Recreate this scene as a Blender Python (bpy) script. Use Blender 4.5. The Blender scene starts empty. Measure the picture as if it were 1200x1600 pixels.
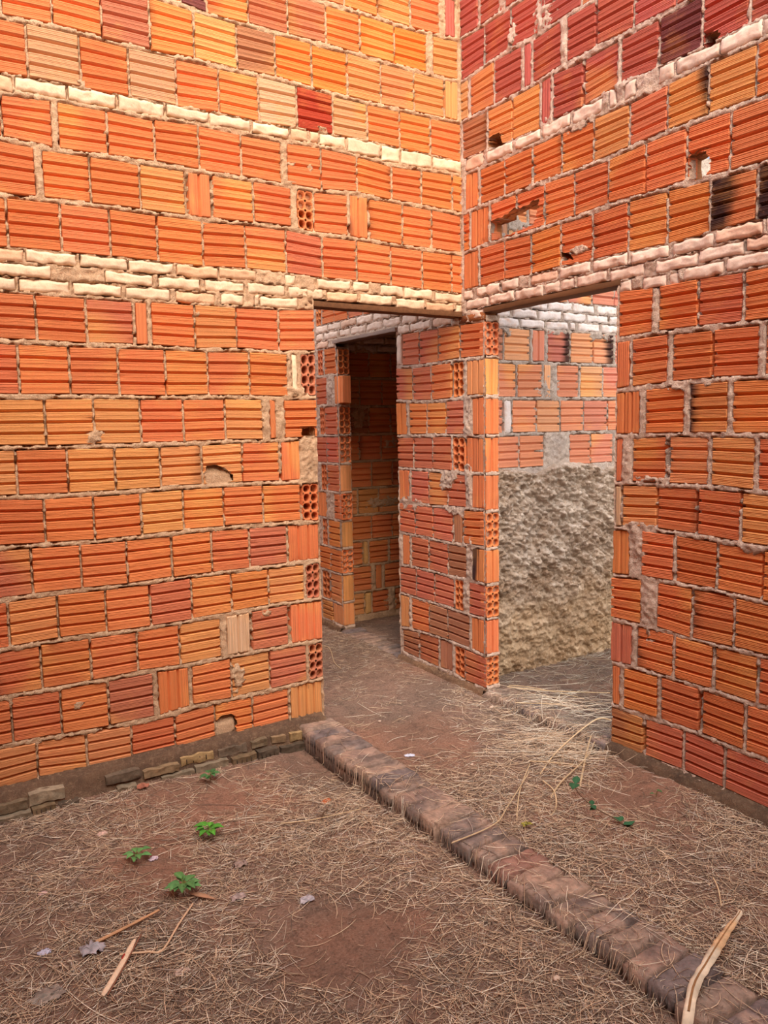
import bpy, math, random
import numpy as np
from mathutils import Matrix, Vector
random.seed(7); rng = np.random.default_rng(7)
scene = bpy.context.scene; COL = scene.collection
# ---------------- camera ----------------
cam_d = bpy.data.cameras.new('camera'); cam = bpy.data.objects.new('camera', cam_d); COL.objects.link(cam)
R_, U_, W_ = Vector((0.847219,-0.530962,-0.017311)), Vector((0.073447,0.084797,0.993688)), Vector((0.526142,0.843142,-0.110839))
M = Matrix((R_, U_, -W_)).transposed().to_4x4(); M.translation = Vector((-2.7115,-3.5,1.6)); cam.matrix_world = M
cam_d.sensor_fit = 'VERTICAL'; cam_d.sensor_height = 32.0; cam_d.lens = 1230.49*32.0/1600; cam_d.clip_start = 0.05
scene.camera = cam
# ---------------- light ----------------
world = bpy.data.worlds.new('sky'); scene.world = world; world.use_nodes = True
wn = world.node_tree.nodes; wl = world.node_tree.links; wn.clear()
wo = wn.new('ShaderNodeOutputWorld'); bg = wn.new('ShaderNodeBackground'); sky = wn.new('ShaderNodeTexSky')
sky.sky_type = 'NISHITA'; sky.sun_disc = False; sky.sun_elevation = math.radians(32); sky.sun_rotation = math.radians(200)
sky.air_density = 1.2; sky.dust_density = 4.0; sky.ozone_density = 1.0
mixw = wn.new('ShaderNodeMix'); mixw.data_type = 'RGBA'; mixw.inputs[0].default_value = 0.55
mixw.inputs[7].default_value = (2.6, 2.5, 2.4, 1)      # bright thin cloud
wl.new(sky.outputs[0], mixw.inputs[6]); wl.new(mixw.outputs[2], bg.inputs[0]); bg.inputs[1].default_value = 0.42
wl.new(bg.outputs[0], wo.inputs[0])
sd = bpy.data.lights.new('sun', 'SUN'); sun = bpy.data.objects.new('sun', sd); COL.objects.link(sun)
sd.energy = 1.45; sd.angle = math.radians(40); sd.color = (1.0, 0.94, 0.87)
sun.rotation_euler = Vector((0.30, 0.62, -1.15)).to_track_quat('-Z', 'Y').to_euler(); sun.location = (-3, -6, 7)
scene.view_settings.view_transform = 'Standard'; scene.view_settings.look = 'None'
scene.view_settings.gamma = 1.0; scene.view_settings.use_curve_mapping = False
scene.view_settings.exposure = 0.53
BEDS={'a-1':[(-834,3589),(-624,3595),(-402,3587),(-226,3591),(-20,3604)],'a0':[(-1568,3410),(-1462,3406),(-1391,3392),(-1196,3398),(-974,3395),(-764,3400),(-574,3394),(-417,3395),(-167,3392),(-22,3399)],'a1':[(-2229,3186),(-2028,3194),(-1810,3188),(-1612,3184),(-1452,3193),(-1250,3187),(-1071,3197),(-846,3185),(-590,3182),(-303,3186),(-23,3189)],'a2t':[(-2243,2975),(-2135,2981),(-1943,2981),(-1743,2988),(-1546,2984),(-1358,2992),(-1165,2986),(-970,2994),(-782,2998),(-583,3001),(-393,2999),(-193,2996),(-4,2986)],'a2b':[(-2214,2896),(-2061,2911),(-1864,2909),(-1653,2909),(-1478,2922),(-1261,2916),(-1072,2917),(-829,2928),(-652,2917),(-445,2900),(-255,2910),(-4,2914)],'a3':[(-2247,2733),(-2139,2725),(-2036,2722),(-1843,2727),(-1648,2729),(-1507,2726),(-1284,2729),(-1055,2724),(-853,2723),(-656,2740),(-449,2730),(-258,2729),(-6,2721)],'a4':[(-2272,2518),(-2133,2522),(-1931,2523),(-1726,2523),(-1525,2523),(-1408,2523),(-1208,2530),(-1019,2531),(-866,2518),(-716,2525),(-587,2520),(-382,2512),(-199,2511),(-8,2510)],'a5t':[(-2285,2318),(-2128,2321),(-2055,2321),(-1865,2321),(-1663,2318),(-1461,2317),(-1253,2324),(-1053,2321),(-865,2315),(-666,2316),(-465,2312),(-264,2305),(-75,2302),(-1,2300)],'a5b':[(-2296,2145),(-2168,2144),(-1970,2143),(-1781,2139),(-1663,2147),(-1534,2147),(-1317,2147),(-1099,2148),(-904,2163)],'a6':[(-2308,1956),(-2167,1954),(-1976,1951),(-1791,1953),(-1601,1951),(-1508,1946),(-1315,1956),(-1106,1948),(-911,1957)],'a7':[(-2323,1735),(-2176,1738),(-1980,1739),(-1848,1737),(-1649,1734),(-1463,1738),(-1260,1736),(-1022,1733),(-910,1737)],'a8':[(-2336,1532),(-2164,1529),(-1974,1529),(-1772,1528),(-1577,1526),(-1379,1535),(-1203,1530),(-1086,1534),(-923,1536)],'a9':[(-2349,1334),(-2181,1326),(-1985,1325),(-1788,1327),(-1668,1331),(-1505,1330),(-1308,1331),(-1121,1327),(-930,1323)],'a10':[(-2362,1130),(-2181,1125),(-1989,1118),(-1792,1122),(-1595,1128),(-1412,1130),(-1212,1128),(-1014,1125),(-907,1116)],'a11':[(-2376,912),(-2255,918),(-2066,918),(-1865,912),(-1664,920),(-1477,918),(-1286,918),(-1090,921),(-913,921)],'a12':[(-2389,706),(-2163,715),(-1966,711),(-1771,707),(-1584,712),(-1391,717),(-1193,727),(-1009,727),(-911,724)],'a13':[(-2402,509),(-2243,507),(-2036,506),(-1838,512),(-1633,504),(-1438,509),(-1275,510),(-1016,511),(-907,510)],'a14':[(-2415,304),(-2276,299),(-2075,289),(-1892,286),(-1688,286),(-1603,305),(-1414,297),(-1293,301),(-1111,307),(-931,309)],'a15':[(-2428,113),(-2274,134),(-2080,110),(-1893,106),(-1688,108),(-1496,115),(-1290,116),(-1099,122),(-937,110)],'alint':[(-906,2212),(-669,2190),(-360,2186),(-1,2194)],'b0':[(-461,3602),(-321,3606),(-162,3606),(4,3613)],'b1':[(-923,3399),(-731,3403),(-551,3393),(-392,3409),(-212,3405),(0,3394)],'b2':[(-1370,3186),(-1280,3184),(-1156,3192),(-1093,3187),(-963,3200),(-878,3180),(-773,3198),(-672,3192),(-485,3184),(-221,3189),(3,3191)],'b3t':[(-1746,2994),(-1678,2997),(-1481,2991),(-1285,2995),(-1090,3004),(-881,2981),(-682,2988),(-606,2975),(-407,2977),(-34,3000)],'b3b':[(-1700,2917),(-1519,2920),(-1330,2916),(-1139,2906),(-946,2907),(-757,2909),(-545,2907),(-344,2904),(-157,2905),(-33,2919)],'b4':[(-1712,2727),(-1517,2733),(-1329,2733),(-1136,2728),(-1025,2721),(-838,2719),(-568,2727),(-383,2722),(-156,2725),(-32,2721)],'b5':[(-1716,2498),(-1538,2505),(-1433,2518),(-1224,2519),(-1029,2524),(-937,2515),(-740,2517),(-524,2513),(-244,2520),(-18,2514)],'b6t':[(-1736,2311),(-1525,2306),(-1341,2299),(-1146,2306),(-941,2311),(-742,2315),(-547,2312),(-359,2318),(-154,2317)],'b6b':[(-1779,2140),(-1684,2134),(-1488,2142),(-1275,2141),(-1107,2150)],'blint':[(-1096,2189),(-525,2187),(-217,2187)],'b7':[(-1737,1945),(-1485,1950),(-1296,1952),(-1111,1947)],'b8':[(-1787,1746),(-1599,1750),(-1381,1742),(-1219,1734),(-1098,1729)],'b9':[(-1795,1534),(-1536,1538),(-1307,1537),(-1102,1529)],'b10':[(-1803,1323),(-1613,1336),(-1469,1330),(-1229,1330),(-1088,1319)],'b11':[(-1811,1120),(-1653,1125),(-1475,1136),(-1233,1137),(-1092,1122)],'b12':[(-1819,917),(-1627,925),(-1481,926),(-1238,922),(-1078,906)],'b13':[(-1827,714),(-1634,711),(-1487,701),(-1409,718),(-1243,711),(-1078,706)],'b14':[(-1834,519),(-1710,517),(-1568,518),(-1414,519),(-1230,515),(-1093,504)],'b15':[(-1842,319),(-1681,316),(-1499,324),(-1277,311),(-1096,306)],'b16':[(-1849,132),(-1668,139),(-1473,142),(-1281,135),(-1108,118)],'c0':[(-174,2129),(25,2139),(229,2140),(602,2146)],'c1':[(-178,1945),(27,1948),(214,1944),(420,1940),(651,1953)],'c2':[(-150,1744),(95,1732),(345,1726),(671,1741)],'c3':[(-149,1525),(97,1531),(349,1530),(663,1522)],'c4':[(-191,1326),(-24,1318),(300,1323),(646,1321)],'c5':[(-191,1128),(-51,1120),(102,1118),(357,1109),(652,1115)],'c6':[(-190,920),(-32,912),(148,908),(361,911),(642,915)],'c7':[(-189,718),(-48,717),(151,712),(365,718),(648,705)],'c8':[(-188,521),(-98,521),(92,521),(348,523),(646,522)],'c9':[(-142,314),(51,324),(220,324),(435,317),(652,299)],'c10':[(-208,130),(-13,128),(109,145),(269,135),(641,145)],'a-2':[(-3000,3805),(0,3805)],'b-1':[(-3000,3808),(0,3808)]}
BK={'a-1':3593,'a0':3398,'a1':3188,'a2t':2989,'a2b':2912,'a3':2728,'a4':2521,'a5t':2315,'a5b':2147,'a6':1952,'a7':1736,'a8':1531,'a9':1328,'a10':1125,'a11':918,'a12':716,'a13':509,'a14':298,'a15':115,'alint':2196,'b0':3607,'b1':3400,'b2':3189,'b3t':2990,'b3b':2911,'b4':2726,'b5':2514,'b6t':2311,'b6b':2141,'blint':2188,'b7':1948,'b8':1740,'b9':1534,'b10':1328,'b11':1128,'b12':919,'b13':710,'b14':515,'b15':315,'b16':133,'c0':2138,'c1':1946,'c2':1736,'c3':1527,'c4':1322,'c5':1118,'c6':913,'c7':714,'c8':522,'c9':316,'c10':137,'a-2':3805,'b-1':3808}
ROWS=dict(
A=[('a-2','a-1',[(-898,-703,'hn'),(-703,-512,'ho'),(-512,-319,'hy'),(-319,-135,'hn'),(-102,-32,'vR')]),
('a-1','a0',[(-1650,-1508,'hn'),(-1508,-1395,'hP'),(-1395,-1199,'hn'),(-1199,-1006,'hb'),(-1006,-806,'hb'),(-806,-616,'ho'),(-616,-419,'hO'),(-419,-219,'hO'),(-182,-17,'hy')]),
('a0','a1',[(-2222,-2038,'hn'),(-2038,-1848,'hn'),(-1848,-1650,'hb'),(-1650,-1458,'ho'),(-1458,-1261,'hy'),(-1261,-1074,'hd'),(-1074,-887,'hO'),(-887,-693,'hO'),(-693,-502,'hy'),(-502,-302,'hy'),(-302,-111,'hy'),(-107,-23,'vy')]),
('a1','a2t',[(-2323,-2140,'hn'),(-2140,-1942,'ht'),(-1942,-1748,'hn'),(-1748,-1547,'ht'),(-1547,-1354,'hn'),(-1354,-1164,'ho'),(-1164,-971,'hp'),(-971,-779,'hc'),(-779,-585,'ht'),(-585,-392,'ho'),(-392,-200,'ho'),(-200,-3,'ho')]),
('a2b','a3',[(-2427,-2248,'hn'),(-2248,-2062,'hn'),(-2043,-1848,'hn'),(-1848,-1652,'hn'),(-1652,-1457,'hn'),(-1457,-1259,'hn'),(-1259,-1059,'hn'),(-1032,-850,'hn'),(-850,-650,'hn'),(-650,-447,'hn'),(-447,-261,'hn'),(-261,-61,'ho'),(-61,4,'ho')]),
('a3','a4',[(-2441,-2136,'hn'),(-2112,-1928,'ho'),(-1928,-1724,'hn'),(-1724,-1526,'hy'),(-1515,-1412,'vn'),(-1403,-1207,'ho'),(-1207,-1013,'hn'),(-986,-897,'on'),(-897,-706,'hn'),(-699,-592,'vn'),(-584,-384,'hn'),(-384,-198,'hn'),(-198,-2,'hn')]),
('a4','a5t',[(-2434,-2253,'hn'),(-2253,-2054,'hn'),(-2054,-1860,'hn'),(-1860,-1660,'hn'),(-1660,-1457,'hn'),(-1457,-1253,'hn'),(-1253,-1049,'hn'),(-1049,-855,'hr'),(-855,-660,'hn'),(-660,-459,'hn'),(-459,-263,'hn'),(-263,-69,'hn'),(-69,5,'ho')]),
('a5b','a6',[(-2348,-2171,'hn'),(-2171,-1976,'hn'),(-1976,-1781,'hr'),(-1775,-1720,'vn'),(-1706,-1509,'hn'),(-1509,-1311,'hy'),(-1311,-1099,'hn'),(-1099,-904,'hn')]),
('a6','a7',[(-2440,-2248,'hn'),(-2248,-2053,'hn'),(-2053,-1856,'hn'),(-1856,-1652,'hn'),(-1652,-1458,'ho'),(-1458,-1256,'hn'),(-1256,-1059,'ho'),(-1038,-1011,'wc'),(-994,-907,'ob')]),
('a7','a8',[(-2352,-2160,'hy'),(-2160,-1968,'hy'),(-1968,-1772,'hy'),(-1772,-1581,'hn'),(-1581,-1385,'hn'),(-1385,-1196,'hy'),(-1163,-1127,'vn'),(-1086,-906,'hn')]),
('a8','a9',[(-2468,-2281,'hy'),(-2281,-2085,'hn'),(-2085,-1892,'hy'),(-1892,-1695,'hy'),(-1695,-1504,'hy'),(-1504,-1308,'hy'),(-1308,-1117,'hn'),(-1110,-1007,'vn'),(-1004,-926,'mn')]),
('a9','a10',[(-2379,-2187,'hn'),(-2187,-1991,'ho'),(-1991,-1790,'hn'),(-1790,-1600,'hy'),(-1600,-1408,'ho'),(-1408,-1211,'hn'),(-1211,-1010,'hn'),(-1003,-911,'on')]),
('a10','a11',[(-2439,-2249,'hb'),(-2249,-2055,'ho'),(-2055,-1862,'ho'),(-1862,-1662,'ho'),(-1662,-1476,'ho'),(-1476,-1288,'hn'),(-1288,-1090,'hb'),(-1087,-914,'vn')]),
('a11','a12',[(-2532,-2349,'hn'),(-2349,-2159,'hy'),(-2159,-1963,'ho'),(-1963,-1771,'ho'),(-1771,-1580,'hr'),(-1580,-1387,'ho'),(-1387,-1196,'ho'),(-1196,-1002,'hy'),(-995,-916,'ob')]),
('a12','a13',[(-2431,-2237,'hn'),(-2237,-2038,'hn'),(-2038,-1838,'hn'),(-1838,-1646,'hn'),(-1646,-1446,'hy'),(-1421,-1301,'vs'),(-1291,-1097,'hb'),(-1087,-907,'vn')]),
('a13','a14',[(-2549,-2363,'hn'),(-2363,-2171,'hn'),(-2171,-1974,'ho'),(-1974,-1774,'hb'),(-1757,-1611,'vn'),(-1598,-1404,'hn'),(-1404,-1204,'hy'),(-1204,-1001,'hb'),(-994,-910,'ob')]),
('a14','a15',[(-2469,-2277,'hy'),(-2277,-2077,'hy'),(-2077,-1885,'hy'),(-1885,-1686,'hn'),(-1686,-1492,'hn'),(-1492,-1303,'ho'),(-1303,-1107,'hn'),(-1100,-919,'vy')])],
B=[('b-1','b0',[(-549,-359,'hR'),(-335,-162,'hR'),(-147,14,'hR')]),
('b0','b1',[(-1241,-1052,'hR'),(-1052,-862,'hR'),(-862,-611,'hR'),(-611,-397,'hR'),(-397,-197,'hR'),(-197,-1,'hR')]),
('b1','b2',[(-1534,-1361,'hR'),(-1361,-1154,'hR'),(-1154,-954,'hR'),(-947,-776,'hR'),(-740,-556,'hR'),(-547,-494,'vR'),(-476,-276,'hR'),(-271,-80,'hR'),(-64,2,'ht')]),
('b2','b3t',[(-1834,-1677,'hR'),(-1672,-1481,'hR'),(-1478,-1286,'hP'),(-1280,-1088,'hR'),(-1074,-883,'hR'),(-876,-689,'hR'),(-677,-613,'vR'),(-605,-411,'hy'),(-407,-220,'hy'),(-215,-13,'hd')]),
('b3b','b4',[(-1868,-1709,'ho'),(-1709,-1515,'hy'),(-1515,-1330,'hY'),(-1330,-1141,'hr'),(-1141,-944,'hy'),(-944,-749,'ho'),(-749,-554,'ho'),(-554,-354,'hn'),(-354,-162,'hn'),(-146,-33,'vn')]),
('b4','b5',[(-1807,-1615,'hn'),(-1615,-1425,'hn'),(-1425,-1228,'hn'),(-1228,-1031,'hn'),(-1031,-832,'hn'),(-832,-638,'hn'),(-638,-440,'hn'),(-440,-244,'hn'),(-229,-80,'vn'),(-69,-14,'hn')]),
('b5','b6t',[(-1885,-1732,'hQ'),(-1727,-1536,'hB'),(-1533,-1341,'ho'),(-1341,-1143,'ho'),(-1143,-943,'hn'),(-943,-746,'hn'),(-746,-547,'ho'),(-547,-354,'hn'),(-354,-154,'hn'),(-144,-17,'vn')]),
('b6b','b7',[(-1866,-1690,'hn'),(-1685,-1494,'hr'),(-1494,-1307,'hn'),(-1278,-1099,'hn')]),
('b7','b8',[(-1931,-1778,'hn'),(-1758,-1566,'hn'),(-1563,-1378,'hn'),(-1359,-1176,'hn'),(-1166,-1092,'vn')]),
('b8','b9',[(-1847,-1652,'ho'),(-1638,-1466,'hL'),(-1442,-1248,'hn'),(-1222,-1093,'vn')]),
('b9','b10',[(-1926,-1766,'hn'),(-1756,-1571,'hy'),(-1559,-1374,'hy'),(-1361,-1185,'hn'),(-1133,-1093,'vn')]),
('b10','b11',[(-1888,-1706,'hy'),(-1704,-1516,'hn'),(-1511,-1321,'hn'),(-1318,-1133,'hy'),(-1130,-1093,'vs')]),
('b11','b12',[(-1966,-1802,'ho'),(-1800,-1612,'ho'),(-1610,-1416,'hn'),(-1410,-1243,'hn'),(-1180,-1079,'vo')]),
('b12','b13',[(-1880,-1694,'ho'),(-1692,-1505,'hn'),(-1502,-1329,'hn'),(-1248,-1076,'hn')]),
('b13','b14',[(-1961,-1800,'hn'),(-1797,-1612,'ho'),(-1606,-1425,'hn'),(-1418,-1228,'hn'),(-1203,-1079,'vr')]),
('b14','b15',[(-1945,-1757,'hn'),(-1749,-1560,'hn'),(-1548,-1359,'hn'),(-1345,-1157,'ho'),(-1139,-1091,'vn')]),
('b15','b16',[(-1879,-1673,'hr'),(-1668,-1483,'hr'),(-1477,-1282,'hr'),(-1272,-1090,'hd')]),
('c0','c1',[(-190,21,'hn'),(21,224,'hn'),(224,418,'hr'),(418,605,'hr'),(612,663,'wc')]),
('c1','c2',[(-189,-35,'vy'),(-12,87,'on'),(99,297,'hn'),(297,491,'hr'),(491,676,'hr')]),
('c2','c3',[(-188,-83,'vn'),(-10,157,'hr'),(157,347,'ho'),(347,530,'ho'),(559,674,'vo')]),
('c3','c4',[(-187,-31,'vn'),(-19,93,'on'),(105,292,'hr'),(292,493,'hr'),(493,673,'hr')]),
('c4','c5',[(-191,-80,'vn'),(-23,144,'hr'),(144,335,'hr'),(335,519,'hr'),(540,656,'vn')]),
('c5','c6',[(-185,2,'hn'),(14,92,'vd'),(104,293,'hr'),(293,482,'hr'),(482,655,'hr')]),
('c6','c7',[(-189,-77,'vK'),(-25,150,'hd'),(150,343,'hr'),(343,529,'hr'),(543,623,'vn')]),
('c7','c8',[(-199,-47,'hr'),(0,84,'on'),(90,287,'hr'),(287,477,'hr'),(477,658,'hr')]),
('c8','c9',[(-182,-68,'vn'),(-51,155,'hd'),(155,344,'hd'),(344,538,'hn'),(560,656,'vy')]),
('c9','c10',[(-203,-8,'hr'),(-8,89,'on'),(108,235,'vd'),(248,458,'hb'),(458,639,'hd')]),
('c0','c1',[(1449,1623,'hn'),(1643,1724,'on')]),
('c1','c2',[(1348,1478,'vo'),(1595,1766,'hr')]),
('c2','c3',[(1442,1636,'hr'),(1646,1717,'on')]),
('c3','c4',[(1433,1617,'hr'),(1617,1801,'hr')]),
('c4','c5',[(1433,1618,'hr'),(1628,1719,'on')]),
('c5','c6',[(1396,1530,'hn'),(1639,1793,'vo')]),
('c6','c7',[(1444,1620,'ho'),(1640,1722,'on')]),
('c7','c8',[(1415,1600,'ho'),(1600,1774,'ho')]),
('c8','c9',[(1434,1610,'hy'),(1620,1744,'on')]),
('c9','c10',[(1424,1580,'vy'),(1590,1754,'hy')]),
('b5','b6t',[(477,681,'hn'),(681,877,'hn'),(877,1070,'hn'),(1070,1267,'hr'),(1267,1459,'hn'),(1459,1642,'hn'),(1652,1743,'on')])],
F=[('c0','c1',[(203,316,'hb'),(321,522,'hy'),(537,639,'vr'),(660,845,'hQ'),(850,1043,'hy'),(1049,1232,'hY'),(1244,1418,'hr')]),
('c1','c2',[(249,418,'hn'),(423,620,'hn'),(630,687,'vy'),(735,924,'hn'),(935,1132,'hy'),(1138,1332,'hr')]),
('c2','c3',[(216,316,'hn'),(326,379,'ws'),(384,575,'hn'),(575,769,'hy'),(769,971,'hn'),(971,1183,'hr'),(1183,1398,'hn')]),
('c3','c4',[(253,439,'hn'),(439,638,'hn'),(847,1036,'hn'),(1036,1240,'hr'),(1252,1434,'hr')]),
('b5','b6t',[(384,581,'hr'),(581,824,'hr'),(824,1031,'hr'),(1031,1230,'hr'),(1230,1469,'hr')])],
E=[('c0','c1',[(201,400,'hn'),(400,595,'hn'),(595,797,'hn')]),
('c1','c2',[(109,312,'hy'),(312,510,'hn'),(510,715,'hn')]),
('c2','c3',[(201,391,'hd'),(391,587,'hn'),(587,790,'hn')]),
('c3','c4',[(109,302,'hn'),(302,495,'hn'),(495,708,'hn')]),
('c4','c5',[(202,405,'hn'),(405,591,'hn'),(591,802,'hn')]),
('c5','c6',[(281,464,'hy'),(464,689,'hy')]),
('c6','c7',[(192,396,'hn'),(396,583,'hn'),(583,796,'hn')]),
('c7','c8',[(187,311,'hn'),(322,357,'wy'),(368,544,'hn'),(556,743,'hn')]),
('c8','c9',[(181,387,'hn'),(422,480,'vn'),(504,740,'hn')]),
('c9','c10',[(177,319,'hy'),(330,377,'wy'),(388,542,'hn'),(596,737,'hn')])],
)
PALE=dict(A=[('a2t','a2b',0,1,[(-2333,-2199),(-2194,-2001),(-1996,-1807),(-1797,-1604),(-1596,-1407),(-1404,-1210),(-1201,-1018),(-1008,-918),(-908,-860),(-853,-709),(-701,-513),(-506,-394),(-390,-194),(-189,0)]),('a5t','a5b',0,3,[(-2377,-2201),(-2194,-2000),(-1987,-1795),(-1790,-1596),(-1582,-1391),(-1388,-1204),(-1061,-1003),(-890,-704),(-689,-592),(-527,-386),(-382,-202),(-181,-1)]),('a5t','a5b',1,3,[(-2313,-2102),(-1891,-1689),(-1667,-1480),(-1456,-1267),(-1251,-1062),(-1046,-857),(-839,-661),(-650,-458),(-431,-249),(-240,-54),(-45,-1)]),('a5t','a5b',2,3,[(-2407,-2237),(-2227,-2034),(-2021,-1825),(-1809,-1616),(-1593,-1411),(-1383,-1272),(-1221,-1196),(-1192,-997)])],
B=[('b3t','b3b',0,1,[(-1840,-1731),(-1728,-1561),(-1559,-1365),(-1359,-1283),(-1175,-1108),(-1070,-1028),(-993,-816),(-804,-623),(-610,-435),(-411,-215),(-189,-34)]),('b6t','b6b',0,3,[(-1913,-1766),(-1756,-1565),(-1557,-1369),(-1353,-1163),(-1143,-945),(-937,-743),(-730,-543),(-460,-329),(-319,-132),(-94,-16),(328,508),(514,722),(737,937),(945,1134),(1151,1354),(1373,1551),(1561,1740)]),('b6t','b6b',1,3,[(-1870,-1691),(-1686,-1491),(-1486,-1292),(-1231,-1049),(-1031,-849),(-837,-752),(-743,-641),(-633,-436),(-427,-238),(-227,-38),(94,240),(253,421),(434,600),(614,814),(829,1012),(1028,1223),(1240,1394),(1412,1613),(1633,1744)]),('b6t','b6b',2,3,[(-1802,-1615),(-1604,-1429),(-1399,-1353),(-1344,-1223),(-1166,-1103),(-180,-71),(95,279),(298,510),(517,652),(1557,1737)])],
F=[('b6t','b6b',0,3,[(288,452),(467,658),(663,858),(869,1050),(1073,1251),(1268,1472)]),('b6t','b6b',1,3,[(250,374),(384,572),(587,773),(784,973),(990,1176),(1188,1413)]),('b6t','b6b',2,3,[(250,432),(447,638),(648,832),(843,886),(913,1097),(1114,1324)])],
E=[('b6t','b6b',1,3,[(201,338),(349,535),(547,746)]),('b6t','b6b',2,3,[(145,286),(297,465),(477,662),(674,829)])])
PATCH=dict(A=[(-1972,1567,33,30),(-1497,2107,23,16),(-1012,2736,27,14),(-912,2824,14,36),(-1009,2826,20,12),(-1944,3005,18,12),(-851,3015,41,20),(-1211,697,40,28),(-2103,413,21,20),(-1371,412,32,69),(-969,1421,35,104),(-944,2230,104,24),(-1143,2281,79,35),(-1740,1814,3,2),(-1017,1764,48,28),(-1422,1400,68,18)],
B=[(-406,3453,33,77),(-335,3636,28,35),(-628,3463,59,83),(-761,3258,20,77),(-661,2981,38,28),(-1090,2994,76,20),(-1199,1136,132,25),(-1236,1034,23,67),(-1292,802,30,117),(-1755,1113,56,19),(-1295,1352,79,14),(-863,2370,63,20),(-1158,1424,28,95),(-855,2898,70,14),(-1412,1722,55,13),(-1544,1733,23,10),(143,1274,110,52),(543,1115,128,48),(-44,1602,34,92),(-52,1256,29,107),(-60,854,29,94),(-29,629,35,59),(85,1094,109,22),(1536,1847,58,91),(1579,1013,49,95)],
F=[(677,1804,73,68),(744,1417,96,86),(336,2127,48,29),(1092,2124,114,27),(764,2129,105,15),(530,2574,69,36),(625,1777,52,22)],
E=[(336,2163,166,38),(510,997,175,40),(296,1664,55,86),(578,1465,70,59),(566,204,48,82)])
HOLES=dict(A=[([(-1499,1398),(-1480,1423),(-1446,1428),(-1400,1411),(-1364,1382),(-1359,1352),(-1388,1333),(-1489,1338)],'fill'),([(-1488,218),(-1465,235),(-1417,231),(-1389,212),(-1391,142),(-1438,124),(-1492,124)],'fill'),([(-995,1591),(-971,1587),(-929,1593),(-930,1549),(-972,1543),(-1000,1553)],'cav')],
B=[([(-244,2628),(-285,2635),(-334,2627),(-359,2641),(-393,2639),(-435,2651),(-468,2643),(-523,2645),(-559,2658),(-599,2648),(-582,2602),(-560,2541),(-478,2538),(-398,2530),(-324,2529),(-249,2532)],'thru'),([(-1431,2609),(-1479,2617),(-1516,2613),(-1527,2596),(-1529,2535),(-1505,2518),(-1477,2511),(-1436,2531)],'thru'),([(-1489,3029),(-1519,3031),(-1548,3028),(-1560,3007),(-1539,2991),(-1537,2967),(-1510,2964),(-1487,2996)],'cav'),([(-220,3039),(-261,3052),(-310,3049),(-330,3006),(-359,2973),(-285,2967),(-230,2992)],'cav'),([(-750,2380),(-803,2364),(-828,2331),(-755,2339)],'cav')],F=[],E=[])
JC=[('o','n'),('v','y'),('v','n'),('v','n'),('v','n'),('o','n'),('v','o'),('o','n'),('v','n'),('o','n')]
JD=[('o','n'),('v','o'),('o','n'),('o','n'),('q','y'),('o','n'),('q','y'),('o','n'),('q','y'),('v','y')]
# ---------------- helpers ----------------
def lin(c):
    c = np.asarray(c, float)/255.0
    return np.where(c <= 0.04045, c/12.92, ((c+0.055)/1.055)**2.4)
def hash2(ix, iy, seed):
    h = (ix.astype(np.int64)*374761393 + iy.astype(np.int64)*668265263 + seed*1442695041) & 0xFFFFFFFF
    h = ((h ^ (h >> 13))*1274126177) & 0xFFFFFFFF
    h = (h ^ (h >> 16)) & 0xFFFFFFFF
    return h/4294967295.0
def vnoise(x, y, f, seed=0):
    x = np.asarray(x, float)*f; y = np.asarray(y, float)*f
    ix = np.floor(x); iy = np.floor(y); fx = x-ix; fy = y-iy
    fx = fx*fx*(3-2*fx); fy = fy*fy*(3-2*fy)
    a = hash2(ix, iy, seed); b = hash2(ix+1, iy, seed); c = hash2(ix, iy+1, seed); d = hash2(ix+1, iy+1, seed)
    return (a*(1-fx)+b*fx)*(1-fy)+(c*(1-fx)+d*fx)*fy
def fbm(x, y, f, seed=0, o=3):
    s = 0; a = 1; t = 0
    for k in range(o):
        s = s+a*vnoise(x, y, f*2**k, seed+k*17); t += a; a *= .5
    return s/t-0.5
def sstep(a, b, x):
    t = np.clip((x-a)/(b-a), 0, 1); return t*t*(3-2*t)
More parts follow.
